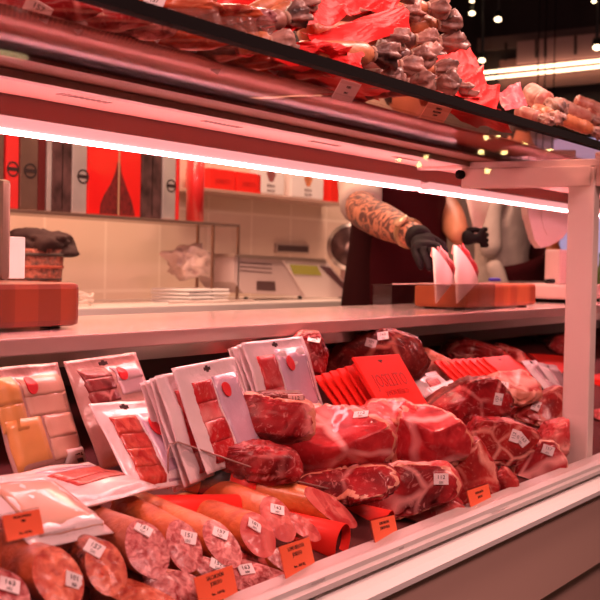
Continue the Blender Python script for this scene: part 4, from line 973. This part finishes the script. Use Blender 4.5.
B().tube([(qx.x, YS0 + .05, zs + .25), (qx.x, YS0 + .05, zs + .264)], .0306, 32).build('lid', tin_r, o, True)
# wall shelf with red boxes and paper packets
YW = BYW - .15
z2 = P(300, 198, YW).z; wx0 = P(245, 196, YW).x; wx1 = P(352, 196, YW).x
o = B().box((P(205, 190, YW).x, YW, z2 - .012), (wx1, BYW - .001, z2), .002).build('wall_shelf', plain('clear_wall_shelf', (.45, .28, .22), .3)); tag(o, 'narrow shelf on the tiled wall carrying boxes and paper packets', 'shelf')
for k, (u0, u1, lb) in enumerate([(212, 238, 'small red box at the left of the wall shelf'), (239, 264, 'small red box next to the white packets on the wall shelf')]):
    x0, x1 = P(u0, 180, YW).x, P(u1, 180, YW).x
    o = B().box((x0 + .004, YW + .01, z2 + .0006), (x1 - .004, YW + .12, z2 + .075), .003).build('red_gift_box', redc); tag(o, lb, 'gift box')
    write([('JOSELITO', (x0 + x1) / 2, 0, .022)], Matrix.Translation((0, YW + .0095, z2 + .03)) @ Matrix.Rotation(math.pi / 2, 4, 'X'), o, plain('dark_red_ink', (.42, .01, .008)))
for k, (u0, u1, lb) in enumerate([(259, 287, 'white paper packet with dark picture, left one on the wall shelf'), (294, 326, 'white paper packet with orange picture, right one on the wall shelf')]):
    x0, x1 = P(u0, 185, YW).x, P(u1, 185, YW).x
    b = B().box((x0, YW + .01, z2 + .0006), (x1, YW + .05, z2 + .12), .008); o = b.build('paper_packet', paper); tag(o, lb, 'packet')
    b = B(); random.seed(k)
    ce = V(((x0 + x1) / 2, YW + .0095, z2 + .075)); b.prism([ce + V((.03 * math.cos(t) * (1 + .2 * math.sin(3 * t)), 0, .024 * math.sin(t))) for t in [2 * math.pi * i / 20 for i in range(20)]], (0, .0004, 0))
    b.build('packet_picture', plain(['maroon_print', 'orange_print'][k], [(.3, .08, .08), (.6, .2, .08)][k], .6, vary=.4, vscale=60), o)
    write([('IBÉRICO', 0, 0, .016), ('SELECCIÓN', 0, -.018, .011)], Matrix.Translation((ce.x, YW + .0094, z2 + .035)) @ Matrix.Rotation(math.pi / 2, 4, 'X'), o, plain('grey_print', (.2, .12, .12), .6))
x0, x1 = P(333, 190, YW).x, P(341, 190, YW).x
o = B().box((x0, YW + .01, z2 + .0006), (x1, YW + .1, z2 + .12), .003).build('red_gift_box', redc); tag(o, 'narrow upright red box at the right end of the wall shelf', 'gift box')
# wall socket
a, c2 = P(274, 243, BYW), P(307, 254, BYW)
o = B().box((a.x, BYW - .012, c2.z), (c2.x, BYW - .0005, a.z), .002).build('wall_socket', plain('socket_grey', (.4, .3, .25), .4)); tag(o, 'dark double socket strip on the tiled wall behind the scale', 'socket')
B().box((a.x + .012, BYW - .0135, c2.z + .008), (c2.x - .012, BYW - .0118, a.z - .008)).build('socket_insert', plain('socket_dark', (.06, .03, .03), .4), o)
# counter scale
sc0 = onb(292, 298); YQ = 2.42
def at2(u, v, y): return P(u, v, y)
scl = empty('counter_scale', (P(295, 290, YQ).x, YQ + .1, BZ1)); tag(scl, 'pale grey counter scale with green display and sloping keypad on the back counter', 'scale')
scm = plain('scale_grey', (.60, .46, .44), .4); scw = plain('scale_white', (.78, .66, .62), .35)
prof1 = [(234, 255), (281, 254), (286, 262), (305, 296), (243, 293), (235, 285)]
B().prism([P(u, v, YQ) for u, v in [(234, 256), (281, 257), (307, 296), (243, 293), (234, 282)]], (0.02, .16, 0)).build('body', scm, scl)
B().prism([P(u, v, YQ - .004) for u, v in [(281, 257), (327, 262), (354, 293), (352, 297), (306, 297)]], (0.0, .02, 0)).build('front_body', scw, scl)
B().prism([P(u, v, YQ - .008) for u, v in [(236, 254), (325, 259), (327, 263), (282, 260), (234, 257)]], (0.0, .18, 0)).build('weighing_plate', plain('plate_steel', (.5, .36, .3), .3, .6), scl)
B().prism([P(u, v, YQ - .0065) for u, v in [(290, 264.5), (317, 266), (322, 275.5), (294, 274)]], (0, .002, 0)).build('display', plain('lcd_olive', (.32, .26, .05), .25, emit=.12, ecol=(.6, .5, .08)), scl)
B().prism([P(u, v, YQ - .0065) for u, v in [(320, 266), (329, 267), (351, 291), (345, 291)]], (0, .002, 0)).build('keypad', plain('keypad_dark', (.12, .05, .06), .4), scl)
B().prism([P(u, v, YQ - .0020) for u, v in [(257, 281), (275, 281.5), (276, 291), (257, 290)]], (0, .002, 0)).build('printer_slot', plain('printer_dark', (.1, .05, .05), .4), scl)
for k in range(3): B().prism([P(u, v, YQ - .0010) for u, v in [(240, 262 + 4 * k), (272, 264 + 4.2 * k), (272, 265 + 4.2 * k), (240, 263 + 4 * k)]], (0, .002, 0)).build('vent_slot', plain('vent_dark', (.15, .08, .08)), scl)
for u in (246, 300, 340):
    q = P(u, 296, YQ + .03); B().tube([(q.x, YQ + .03, BZ1), (q.x, YQ + .03, BZ1 + .012)], .008, 12).build('foot', dark, scl)
# bagged stack, cables, cloth basket
def lump(c, sx, sy, sz, mat, name, label, cat, sd, rough=.25, box=.7, zmin=None, group=None):
    C = P(*c); bm = bmesh.new(); bmesh.ops.create_icosphere(bm, subdivisions=4, radius=1); vs_ = []
    for v in bm.verts:
        k = v.co; nz = 1 + rough * noise.fractal(k * 1.6 + V((sd, 0, 0)), .7, 2, 3); f = lambda t: math.copysign(abs(t) ** box, t)
        q = C + V((f(k.x) * sx, f(k.y) * sy, f(k.z) * sz)) * nz
        if zmin is not None: q.z = max(q.z, zmin)
        vs_.append(q)
    bm.verts.index_update(); fs = [[v.index for v in f.verts] for f in bm.faces]; bm.free()
    o = mesh(name, vs_, fs, mat, None, True); tag(o, label, cat, group); return o
bagm = plain('thin_white_bag', (.66, .46, .40), .3, coat=.6, bmp=.02, bscale=14)
lump((190, 262, 2.5), .10, .06, .055, bagm, 'plastic_bag', 'crumpled pale plastic bag standing on the tray stack', 'bag', 3, .35, .8)
for k in range(4):
    z_ = BZ1 + .004 + k * .012; q = P(190, 290, 2.48)
    o = B().box((q.x - .11, 2.40, z_ - .004), (q.x + .12, 2.56, z_ + .004), .003).build('white_tray', paper)
    o.rotation_euler.z = math.radians([0, 2, -2, 1][k]); tag(o, ['bottom white tray of the small pile under the plastic bag', 'second white tray of the small pile under the plastic bag', 'third white tray of the small pile under the plastic bag', 'top white tray of the small pile under the plastic bag'][k], 'tray', 'white trays on the back counter')
q = P(215, 296, 2.36); o = B().tube([V((q.x - .25 + .5 * t, 2.36 + .02 * math.sin(t * 9), BZ1 + .004)) for t in [k / 30 for k in range(31)]], .0035, 8).build('grey_cable', plain('cable_grey', (.5, .38, .34), .5), None, True); tag(o, 'pale grey cable lying along the back counter', 'cable')
q = P(84, 293, 2.36); o = B().tube([V((q.x + .03 * math.cos(t), 2.36 + .02 * math.sin(t), BZ1 + .0045 + .012 * t / 6 + .006 * math.sin(t * 1.7) ** 2)) for t in [k / 4 for k in range(60)]], .004, 8).build('coiled_cable', plain('cable_white', (.75, .62, .55), .5), None, True); tag(o, 'coiled white cable right of the left butcher block', 'cable')
cl = empty('basket', (P(35, 275, 2.38).x, 2.40, BZ1)); tag(cl, 'woven red and black basket with dark cloth draped over it', 'basket')
q = P(38, 275, 2.38)
wv = plain('woven_band', (.28, .06, .035), .6, vary=.8, vscale=90, bmp=.01, bscale=60)
B().tube([V((q.x, 2.40, BZ1)), V((q.x, 2.40, BZ1 + .02)), V((q.x, 2.40, BZ1 + .16))], [.06, .075, .085], 28).build('woven_bowl', wv, cl, True)
for k in range(5): B().tube([V((q.x + (.066 + .005 * k) * math.cos(t), 2.40 + (.066 + .005 * k) * math.sin(t), BZ1 + .012 + .033 * k)) for t in [2 * math.pi * i / 30 for i in range(31)]], .0045, 8).build('wicker_band', plain(['wicker_black', 'wicker_red'][k % 2], [(.05, .02, .015), (.5, .08, .04)][k % 2], .6), cl, True)
lump((40, 245, 2.40), .105, .085, .045, plain('dark_cloth', (.045, .012, .010), .8), 'dark_cloth', 'dark brown cloth heaped on the basket at the left', 'cloth', 9, .3, .9)
o = B().box((P(48, 279, 2.36).x, 2.34, P(48, 283, 2.34).z - .05), (P(70, 276, 2.36).x, 2.37, P(48, 283, 2.34).z)).build('white_dish', paper); tag(o, 'white dish edge beside the basket', 'dish')
bpy.data.objects['white_dish'].location.z = BZ1 + .026
# hand slicer disc
slc_c = P(352, 248, 2.36); sl = empty('slicer', slc_c); tag(sl, 'pale slicer with round blade guard behind the tattooed arm', 'slicer')
n_ = V((-.8, -.55, .35)).normalized()
B().tube([slc_c, slc_c + n_ * .012], .10, 40).build('blade_guard', steel, sl, True)
B().tube([slc_c + n_ * .013, slc_c + n_ * .016], .086, 40).build('blade', plain('blade_dark', (.08, .04, .04), .25, .6), sl, True)
B().box((slc_c.x + .06, 2.29, BZ1 + .0), (slc_c.x + .26, 2.45, slc_c.z - .05), .02).build('motor_body', pk, sl)
B().box((slc_c.x + .0, 2.34, slc_c.z + .02), (slc_c.x + .02, 2.36, slc_c.z + .13), .005, 0, None).build('guard_arm', plain('brass_arm', (.6, .42, .2), .4, .5), sl)
# ------------------------------------------------------------------ people
skin = plain('skin', (.58, .22, .12), .5, vary=.08, vscale=10)
m, nt, b_ = base('tattooed_skin'); MC['tattooed_skin'] = m; vec = coords(nt, (1, 1, 1), False)
f1 = noi(nt, vec, 26, 4, 2.5); nt.links.new(ramp(nt, f1, [(.40, (.09, .03, .025)), (.47, (.16, .055, .04)), (.53, (.50, .19, .11)), (.62, (.54, .2, .11))]), b_.inputs['Base Color']); tatt = m
glove = plain('black_glove', (.010, .005, .007), .7, spec=.15, bmp=.004, bscale=40)
shirt = plain('pale_grey_shirt', (.52, .42, .38), .8, bmp=.01, bscale=12); apron = plain('burgundy_apron', (.04, .003, .005), .9, spec=.1, bmp=.01, bscale=10)
hair = plain('dark_hair', (.02, .008, .006), .6)
def skinm(name, joints, edges, mat, parent, sub=2, root=0):
    o0 = sum((V(j[0]) for j in joints), V()) / len(joints)
    me = bpy.data.meshes.new(name); me.from_pydata([V(j[0]) - o0 for j in joints], edges, []); me.materials.append(mat)
    o = bpy.data.objects.new(name, me); COL.objects.link(o); o.location = o0
    if parent: o.parent = parent; o.matrix_local = wm(parent).inverted() @ Matrix.Translation(o0)
    md = o.modifiers.new('skin', 'SKIN'); sv = me.skin_vertices[0].data
    for i, j in enumerate(joints):
        r = j[1]; sv[i].radius = r if isinstance(r, tuple) else (r, r)
    sv[root].use_root = True
    md.use_smooth_shade = True
    s = o.modifiers.new('sub', 'SUBSURF'); s.levels = s.render_levels = sub
    return o
def hand(wrist, dirv, palm_n, size, curl, mat, parent, thumb_side=1, name='gloved_hand'):
    """palm and five separate curled fingers as one continuous skinned mesh"""
    d = V(dirv).normalized(); n = V(palm_n).normalized(); n = (n - d * n.dot(d)).normalized(); s = d.cross(n) * thumb_side; k = size
    J = [(wrist, .026 * k), (wrist + d * .04 * k, (.034 * k, .020 * k)), (wrist + d * .075 * k, (.036 * k, .018 * k))]; E_ = [(0, 1), (1, 2)]
    for i, (off, L) in enumerate([(-.030, .070), (-.010, .080), (.010, .075), (.028, .060)]):
        p = wrist + d * .085 * k + s * off * k; a = 0; idx = 2
        for j in range(3):
            J.append((p, (.0112 - .001 * j) * k)); E_.append((idx, len(J) - 1)); idx = len(J) - 1
            a += curl[i] if isinstance(curl, (list, tuple)) else curl
            seg = L * (.45, .32, .23)[j] * k; p = p + (d * math.cos(a) + n * math.sin(a)) * seg
        J.append((p, .0065 * k)); E_.append((idx, len(J) - 1))
    p = wrist + d * .03 * k - s * .030 * k; J.append((p, .013 * k)); E_.append((1, len(J) - 1)); fist = isinstance(curl, list) and curl[0] > .9; t = (d * 1.0 - s * .12 + n * .2).normalized() if fist else (d * .7 - s * .6 + n * .45).normalized()
    J.append((p + t * .03 * k, .011 * k)); E_.append((len(J) - 2, len(J) - 1)); t2 = (d * .8 + s * .35 - n * .1).normalized() if fist else (d * .85 - s * .1 + n * .6).normalized()
    J.append((p + t * .03 * k + t2 * .028 * k, .009 * k)); E_.append((len(J) - 2, len(J) - 1))
    return skinm(name, J, E_, mat, parent)
def head(c, r, parent, facing, hairmat=hair):
    """egg shaped head with brow, nose, chin and ears"""
    fy = V(facing).normalized(); fx = fy.cross(Z).normalized(); bm = bmesh.new(); bmesh.ops.create_icosphere(bm, subdivisions=4, radius=1); vs_ = []
    for v in bm.verts:
        x, y, z = v.co; w_ = .76 * (1 - .22 * max(0, -z) ** 1.5); q = V((x * w_, y * .92, z * 1.15))
        if y > .2:
            q.y += .22 * math.exp(-((x / .13) ** 2 + ((z + .08) / .16) ** 2)) + .06 * math.exp(-((z - .2) / .09) ** 2 - (x / .4) ** 2) - .07 * math.exp(-(((abs(x) - .28) / .12) ** 2 + ((z - .06) / .08) ** 2)) + .05 * math.exp(-((x / .2) ** 2 + ((z + .42) / .07) ** 2)) + .06 * math.exp(-((x / .2) ** 2 + ((z + .8) / .15) ** 2))
        vs_.append(c + (fx * q.x + fy * q.y + Z * q.z) * r)
    bm.verts.index_update(); fs = [[v.index for v in f.verts] for f in bm.faces]; bm.free()
    h = mesh('head', vs_, fs, skin, parent, True)
    vs2 = [];
    for v in vs_:
        e = v - c; y = e.dot(fy); z = e.dot(Z); vs2.append(c + e * (1.06 if (z > .45 * r or y < .1 * r) and z > -.7 * r else .94))
    mesh('hair', vs2, fs, hairmat, h, True)
    for s in (-1, 1):
        B().tube([c + fx * s * .72 * r + Z * -.12 * r, c + fx * s * .82 * r + Z * .05 * r, c + fx * s * .76 * r + Z * .2 * r], [.06 * r, .12 * r, .06 * r], 10).build('ear', skin, h, True)
        e = c + fx * s * .28 * r + fy * .86 * r + Z * .07 * r; B().tube([e, e + fy * .03 * r], .07 * r, 12).build('eye', plain('eye_dark', (.05, .03, .02), .3), h, True)
    B().tube([c + fx * -.2 * r + fy * .93 * r + Z * -.42 * r, c + fy * .97 * r + Z * -.43 * r, c + fx * .2 * r + fy * .93 * r + Z * -.42 * r], .035 * r, 8).build('mouth', plain('lips', (.4, .1, .08), .5), h, True)
    return h
# the butcher
bc = P(398, 250, 1.72); X_, Y_ = bc.x, 1.76
man = empty('person', (X_, Y_, 0)); tag(man, 'butcher in a burgundy apron with tattooed forearm and black gloves behind the paper cones', 'person')
sh_ = 1.40
J = [((X_, Y_, .95), (.16, .115)), ((X_, Y_, 1.12), (.15, .11)), ((X_, Y_, 1.28), (.17, .115)), ((X_, Y_, 1.39), (.12, .09)), ((X_, Y_ - .01, 1.47), .055), ((X_, Y_ - .02, 1.54), .055),
     ((X_ - .19, Y_, 1.385), .065), ((X_ + .19, Y_, 1.385), .065), ((X_ - .09, Y_, .82), .10), ((X_ - .10, Y_, .48), .07), ((X_ - .10, Y_, .08), .05), ((X_ + .09, Y_, .82), .10), ((X_ + .10, Y_, .48), .07), ((X_ + .10, Y_, .08), .05),
     ((X_ - .10, Y_ - .12, .04), .045), ((X_ + .10, Y_ - .12, .04), .045)]
E_ = [(0, 1), (1, 2), (2, 3), (3, 4), (4, 5), (3, 6), (3, 7), (0, 8), (8, 9), (9, 10), (0, 11), (11, 12), (12, 13), (10, 14), (13, 15)]
el1 = P(361, 211, 1.56); wr1 = P(419, 238, 1.28); el2 = P(446, 208, 1.62); wr2 = P(461, 240, 1.50)
S1, S2 = V((X_ - .19, Y_, 1.385)), V((X_ + .19, Y_, 1.385))
body = skinm('body', J, E_, plain('dark_clothes', (.022, .003, .004), .9, spec=.08), man)
head(V((X_, Y_ - .06, 1.645)), .105, man, (-.25, -1, -.35))
# sleeves
skinm('sleeve', [(S1, .075), ((S1 + el1) / 2, .068), (el1 + (S1 - el1) * .16, .062), (el1 + (S1 - el1) * .06, .064)], [(0, 1), (1, 2), (2, 3)], shirt, man)
skinm('sleeve', [(S2, .075), ((S2 + el2) / 2, .066), (el2 + (S2 - el2) * .16, .058)], [(0, 1), (1, 2)], shirt, man)
mid = el1 + (wr1 - el1) * .42
skinm('forearm', [(el1 + (S1 - el1) * .2, .048), (el1, .048), (mid, .049), (el1 + (wr1 - el1) * .8, .036), (wr1, .030)], [(0, 1), (1, 2), (2, 3), (3, 4)], tatt, man)
skinm('forearm', [(el2 + (S2 - el2) * .2, .046), (el2, .047), (el2 + (wr2 - el2) * .45, .046), (wr2, .030)], [(0, 1), (1, 2), (2, 3)], skin, man)
hd1 = (P(437, 268, 1.17) - wr1)
hand(wr1 + hd1.normalized() * .0, hd1, (-.3, -.4, -.6), .92, [.10, .16, .2, .25], glove, man, -1)
skinm('glove_cuff', [(wr1 - (wr1 - el1).normalized() * .028, .036), (wr1, .034), (wr1 + hd1.normalized() * .03, .034)], [(0, 1), (1, 2)], glove, man)
hd2 = (P(480, 238, 1.45) - wr2)
hand(wr2, hd2, FW, .80, [1.15, 1.15, 1.2, 1.2], glove, man, -1)
wc = el1 + (wr1 - el1) * .84; wax = (wr1 - el1).normalized()
B().tube([wc - wax * .008, wc + wax * .008], .037, 30).build('watch_strap', plain('watch_strap', (.35, .2, .1), .4, .4), man, True)
wn_ = (-FW - wax * (-FW).dot(wax)).normalized(); wn_ = (wn_ + Z * .5).normalized()
B().tube([wc + wn_ * .034, wc + wn_ * .042], .019, 28).build('watch_face', plain('watch_gold', (.75, .5, .32), .25, .5), man, True)
# apron bib and skirt, as a curved sheet round the body
g = []
for j in range(16):
    z = .62 + j * .052; wdt = .21 if z < 1.12 else .21 - (z - 1.12) * .25; g.append([V((X_ + wdt * math.sin(a), Y_ - .155 * math.cos(a) - .02 + .006 * noise.noise(V((a * 3, z * 4, 0))), z)) for a in [-1.35 + 2.7 * i / 18 for i in range(19)]])
sheet('apron', g, apron, -.003, man)
# paper held in the left fist
cone((466, 196), (488, 196), (477, 244), 1.515, 'pink paper cone held upright in the butcher\'s black glove')
# second worker behind
c2 = P(496, 240, 2.15); X2, Y2 = c2.x, 2.12
w2 = empty('person', (X2, Y2, 0)); tag(w2, 'worker in pale shirt and dark waist apron standing behind the butcher', 'person')
J2 = [((X2, Y2, .90), (.17, .12)), ((X2, Y2, 1.08), (.16, .12)), ((X2, Y2, 1.25), (.19, .12)), ((X2, Y2, 1.38), (.13, .09)), ((X2, Y2, 1.47), .055), ((X2, Y2, 1.53), .055), ((X2 - .19, Y2, 1.37), .07), ((X2 + .19, Y2, 1.37), .07),
      ((X2 - .27, Y2 - .06, 1.12), .052), ((X2 + .27, Y2 - .02, 1.12), .052), ((X2 - .09, Y2, .78), .10), ((X2 - .10, Y2, .45), .07), ((X2 - .10, Y2, .08), .05), ((X2 + .09, Y2, .78), .10), ((X2 + .10, Y2, .45), .07), ((X2 + .10, Y2, .08), .05), ((X2 - .1, Y2 - .12, .04), .04), ((X2 + .1, Y2 - .12, .04), .04)]
skinm('body', J2, [(0, 1), (1, 2), (2, 3), (3, 4), (4, 5), (3, 6), (3, 7), (6, 8), (7, 9), (0, 10), (10, 11), (11, 12), (0, 13), (13, 14), (14, 15), (12, 16), (15, 17)], shirt, w2)
head(V((X2, Y2 - .03, 1.64)), .105, w2, (.3, -1, -.2))
skinm('sleeve', [(V((X2 - .27, Y2 - .06, 1.12)), .045), (V((X2 - .25, Y2 - .14, .90)), .035)], [(0, 1)], shirt, w2)
skinm('sleeve', [(V((X2 + .27, Y2 - .02, 1.12)), .045), (V((X2 + .26, Y2 - .10, .90)), .035)], [(0, 1)], shirt, w2)
hand(V((X2 - .25, Y2 - .14, .90)), (0, -.2, -1), (.5, 0, 0), .9, .4, skin, w2, 1, 'hand'); hand(V((X2 + .26, Y2 - .10, .90)), (0, -.2, -1), (-.5, 0, 0), .9, .4, skin, w2, -1, 'hand')
g = []
for j in range(15):
    z = .50 + j * .046; g.append([V((X2 + .215 * math.sin(a), Y2 - .17 * math.cos(a) - .02, z + .06 * math.sin(a))) for a in [-1.4 + 2.8 * i / 18 for i in range(19)]])
sheet('apron', g, apron, -.003, w2)

# ------------------------------------------------------------------ far shop behind the post
def hangham(u, v, Y, label):
    C = P(u, v, Y); b = B(); pts = [C + V((.03 * math.sin(t * 2), 0, .30 - .62 * t)) for t in [k / 14 for k in range(15)]]
    o = b.tube(pts, [.012, .02, .028, .034, .04, .055, .075, .09, .10, .105, .10, .09, .07, .045, .01], 20).build('hanging_ham', COR, None, True); tag(o, label, 'ham', 'hams hanging at the far end')
    B().tube([pts[0] - Z * .01, V((pts[0].x, pts[0].y, 3.299))], .003, 6).build('hanging_cord', dark, o)
hangham(541, 222, 2.6, 'orange cured ham hanging left of the display head')
hangham(549, 262, 2.4, 'lower cured ham hanging behind the knife handle')
hangham(533, 262, 2.3, 'cured ham glimpsed between the worker and the hanging hams')
# shop window glow far away
o = B().box((7.6, 2.3, .95), (7.7, 2.72, 1.9), .01).build('lit_fridge', plain('cool_glow', (.5, .42, .6), .5, emit=.55, ecol=(.55, .45, .75))); tag(o, 'pale bluish lit cabinet far behind the workers', 'cabinet')
# small chrome tap
q = P(524, 262, 2.5); tp = B().tube([V((q.x, 2.5, BZ1)), V((q.x, 2.5, q.z)), V((q.x + .03, 2.46, q.z + .03)), V((q.x + .06, 2.40, q.z + .01))], .009, 12).build('tap', steel, None, True); tag(tp, 'small chrome tap on the back counter behind the blue cap', 'tap')
# bottle at right edge beyond the post
q = P(600, 300, 1.35); b = B().tube([V((q.x, 1.35, WZ)), V((q.x, 1.35, WZ + .09)), V((q.x, 1.35, WZ + .12)), V((q.x, 1.35, WZ + .16))], [.02, .02, .008, .008], 20)
o = b.build('bottle', plain('green_glass', (.05, .10, .02), .15, coat=1), None, True); tag(o, 'green bottle on the worktop just right of the post', 'bottle')
# ------------------------------------------------------------------ ceiling lamps, tubes and sign in the far shop
def lampm(n, e, c=(1, .72, .42)): return plain(n, c, .5, emit=e, ecol=c)
def spot(u, v, Y, r, label, e=5):
    r *= .6
    e = e
    C = PX(u, v, 8.3); o = empty('ceiling_spotlight', C); tag(o, label, 'spotlight', 'ceiling spotlights')
    up_ = V((C.x, C.y, 3.299)); ax = V((-.5, -.2, -1)).normalized()
    B().tube([C, C - ax * r * 2.2], [r * 1.25, r * 1.1], 20).build('lamp_body', plain('black_metal', (.02, .015, .012), .5), o, True)
    B().tube([C + ax * r * .05, C + ax * r * .25], r, 20).build('lit_bulb', lampm('warm_bulb', e), o, True)
    B().tube([C - ax * r * 2.2, V((C.x, C.y, 3.299))], .012, 8).build('stem', plain('black_metal', (.02, .015, .012)), o)
spot(472, 13, 0, .035, 'warm ceiling spotlight, left one of the two above the salami'); spot(498, 19, 0, .04, 'brighter ceiling spotlight right of the two above the salami')
spot(482, 60, 0, .038, 'low spotlight just left of the light tubes'); spot(597, 47, 0, .045, 'spotlight at the right picture edge above the light tubes')
spot(472, 1, 0, .025, 'faint spotlight at the top edge', 4); spot(594, 1, 0, .025, 'faint yellow spotlight at the top right corner', 3)
# twin tubes running into the shop
def bar(a, b2, h, mat, name, label, cat, group=None, d=.05):
    A, E_ = PX(*a), PX(*b2); o = B().prism([A, E_, E_ + Z * h, A + Z * h], V((-d, 0, 0))).build(name, mat); tag(o, label, cat, group); return o
tm = lampm('warm_tube', 3.2, (1, .70, .45))
bar((482, 74, 8.9), (497, 72.5, 8.9), 0.012, tm, 'light_tube', 'short upper light tube left of the join', 'light tube', 'warm tubes in the far shop')
bar((499, 72.5, 8.9), (640, 58, 8.9), 0.014, tm, 'light_tube', 'long upper light tube reaching the right edge', 'light tube', 'warm tubes in the far shop')
bar((484, 80, 8.9), (505, 77.8, 8.9), 0.012, tm, 'light_tube', 'short lower light tube left of the join', 'light tube', 'warm tubes in the far shop')
bar((507, 77.8, 8.9), (640, 64, 8.9), 0.014, tm, 'light_tube', 'long lower light tube reaching the right edge', 'light tube', 'warm tubes in the far shop')
hood = bar((478, 52, 8.97), (640, 36, 8.97), .10, plain('hood_metal', (.16, .09, .08), .4), 'shop_fascia', 'dim fascia of the far stall above the light tubes', 'fascia', None, .02)
sg = bar((518, 65, 8.93), (602, 57, 8.93), .17, plain('sign_panel', (.45, .22, .21), .6), 'shop_sign', 'dim pinkish sign panel with dark capital letters above the tubes', 'sign', None, .03)
a_, b2_, c_ = PX(520, 62, 8.895), PX(600, 55, 8.895), PX(520, 46, 8.895); R_ = frame(b2_ - a_, c_ - a_); L_ = (b2_ - a_).length
for k_, ch in enumerate(['I', 'I', 'I', 'I', 'V', 'I']): write([(ch, [-.42, -.18, -.11, .12, .40, .62][k_], 0, .20)], Matrix.Translation((a_ + b2_) / 2 + Z * .08) @ R_.to_4x4(), sg, plain('sign_ink', (.02, .01, .01), .6), 'sign_letter')
bar((500, 92, 8.97), (640, 80, 8.97), .24, plain('stall_wall', (.13, .05, .045), .6), 'stall_panel', 'dark reddish stall panel below the light tubes', 'panel', None, .02)
# shop lamps behind the camera, mirrored in the front glass
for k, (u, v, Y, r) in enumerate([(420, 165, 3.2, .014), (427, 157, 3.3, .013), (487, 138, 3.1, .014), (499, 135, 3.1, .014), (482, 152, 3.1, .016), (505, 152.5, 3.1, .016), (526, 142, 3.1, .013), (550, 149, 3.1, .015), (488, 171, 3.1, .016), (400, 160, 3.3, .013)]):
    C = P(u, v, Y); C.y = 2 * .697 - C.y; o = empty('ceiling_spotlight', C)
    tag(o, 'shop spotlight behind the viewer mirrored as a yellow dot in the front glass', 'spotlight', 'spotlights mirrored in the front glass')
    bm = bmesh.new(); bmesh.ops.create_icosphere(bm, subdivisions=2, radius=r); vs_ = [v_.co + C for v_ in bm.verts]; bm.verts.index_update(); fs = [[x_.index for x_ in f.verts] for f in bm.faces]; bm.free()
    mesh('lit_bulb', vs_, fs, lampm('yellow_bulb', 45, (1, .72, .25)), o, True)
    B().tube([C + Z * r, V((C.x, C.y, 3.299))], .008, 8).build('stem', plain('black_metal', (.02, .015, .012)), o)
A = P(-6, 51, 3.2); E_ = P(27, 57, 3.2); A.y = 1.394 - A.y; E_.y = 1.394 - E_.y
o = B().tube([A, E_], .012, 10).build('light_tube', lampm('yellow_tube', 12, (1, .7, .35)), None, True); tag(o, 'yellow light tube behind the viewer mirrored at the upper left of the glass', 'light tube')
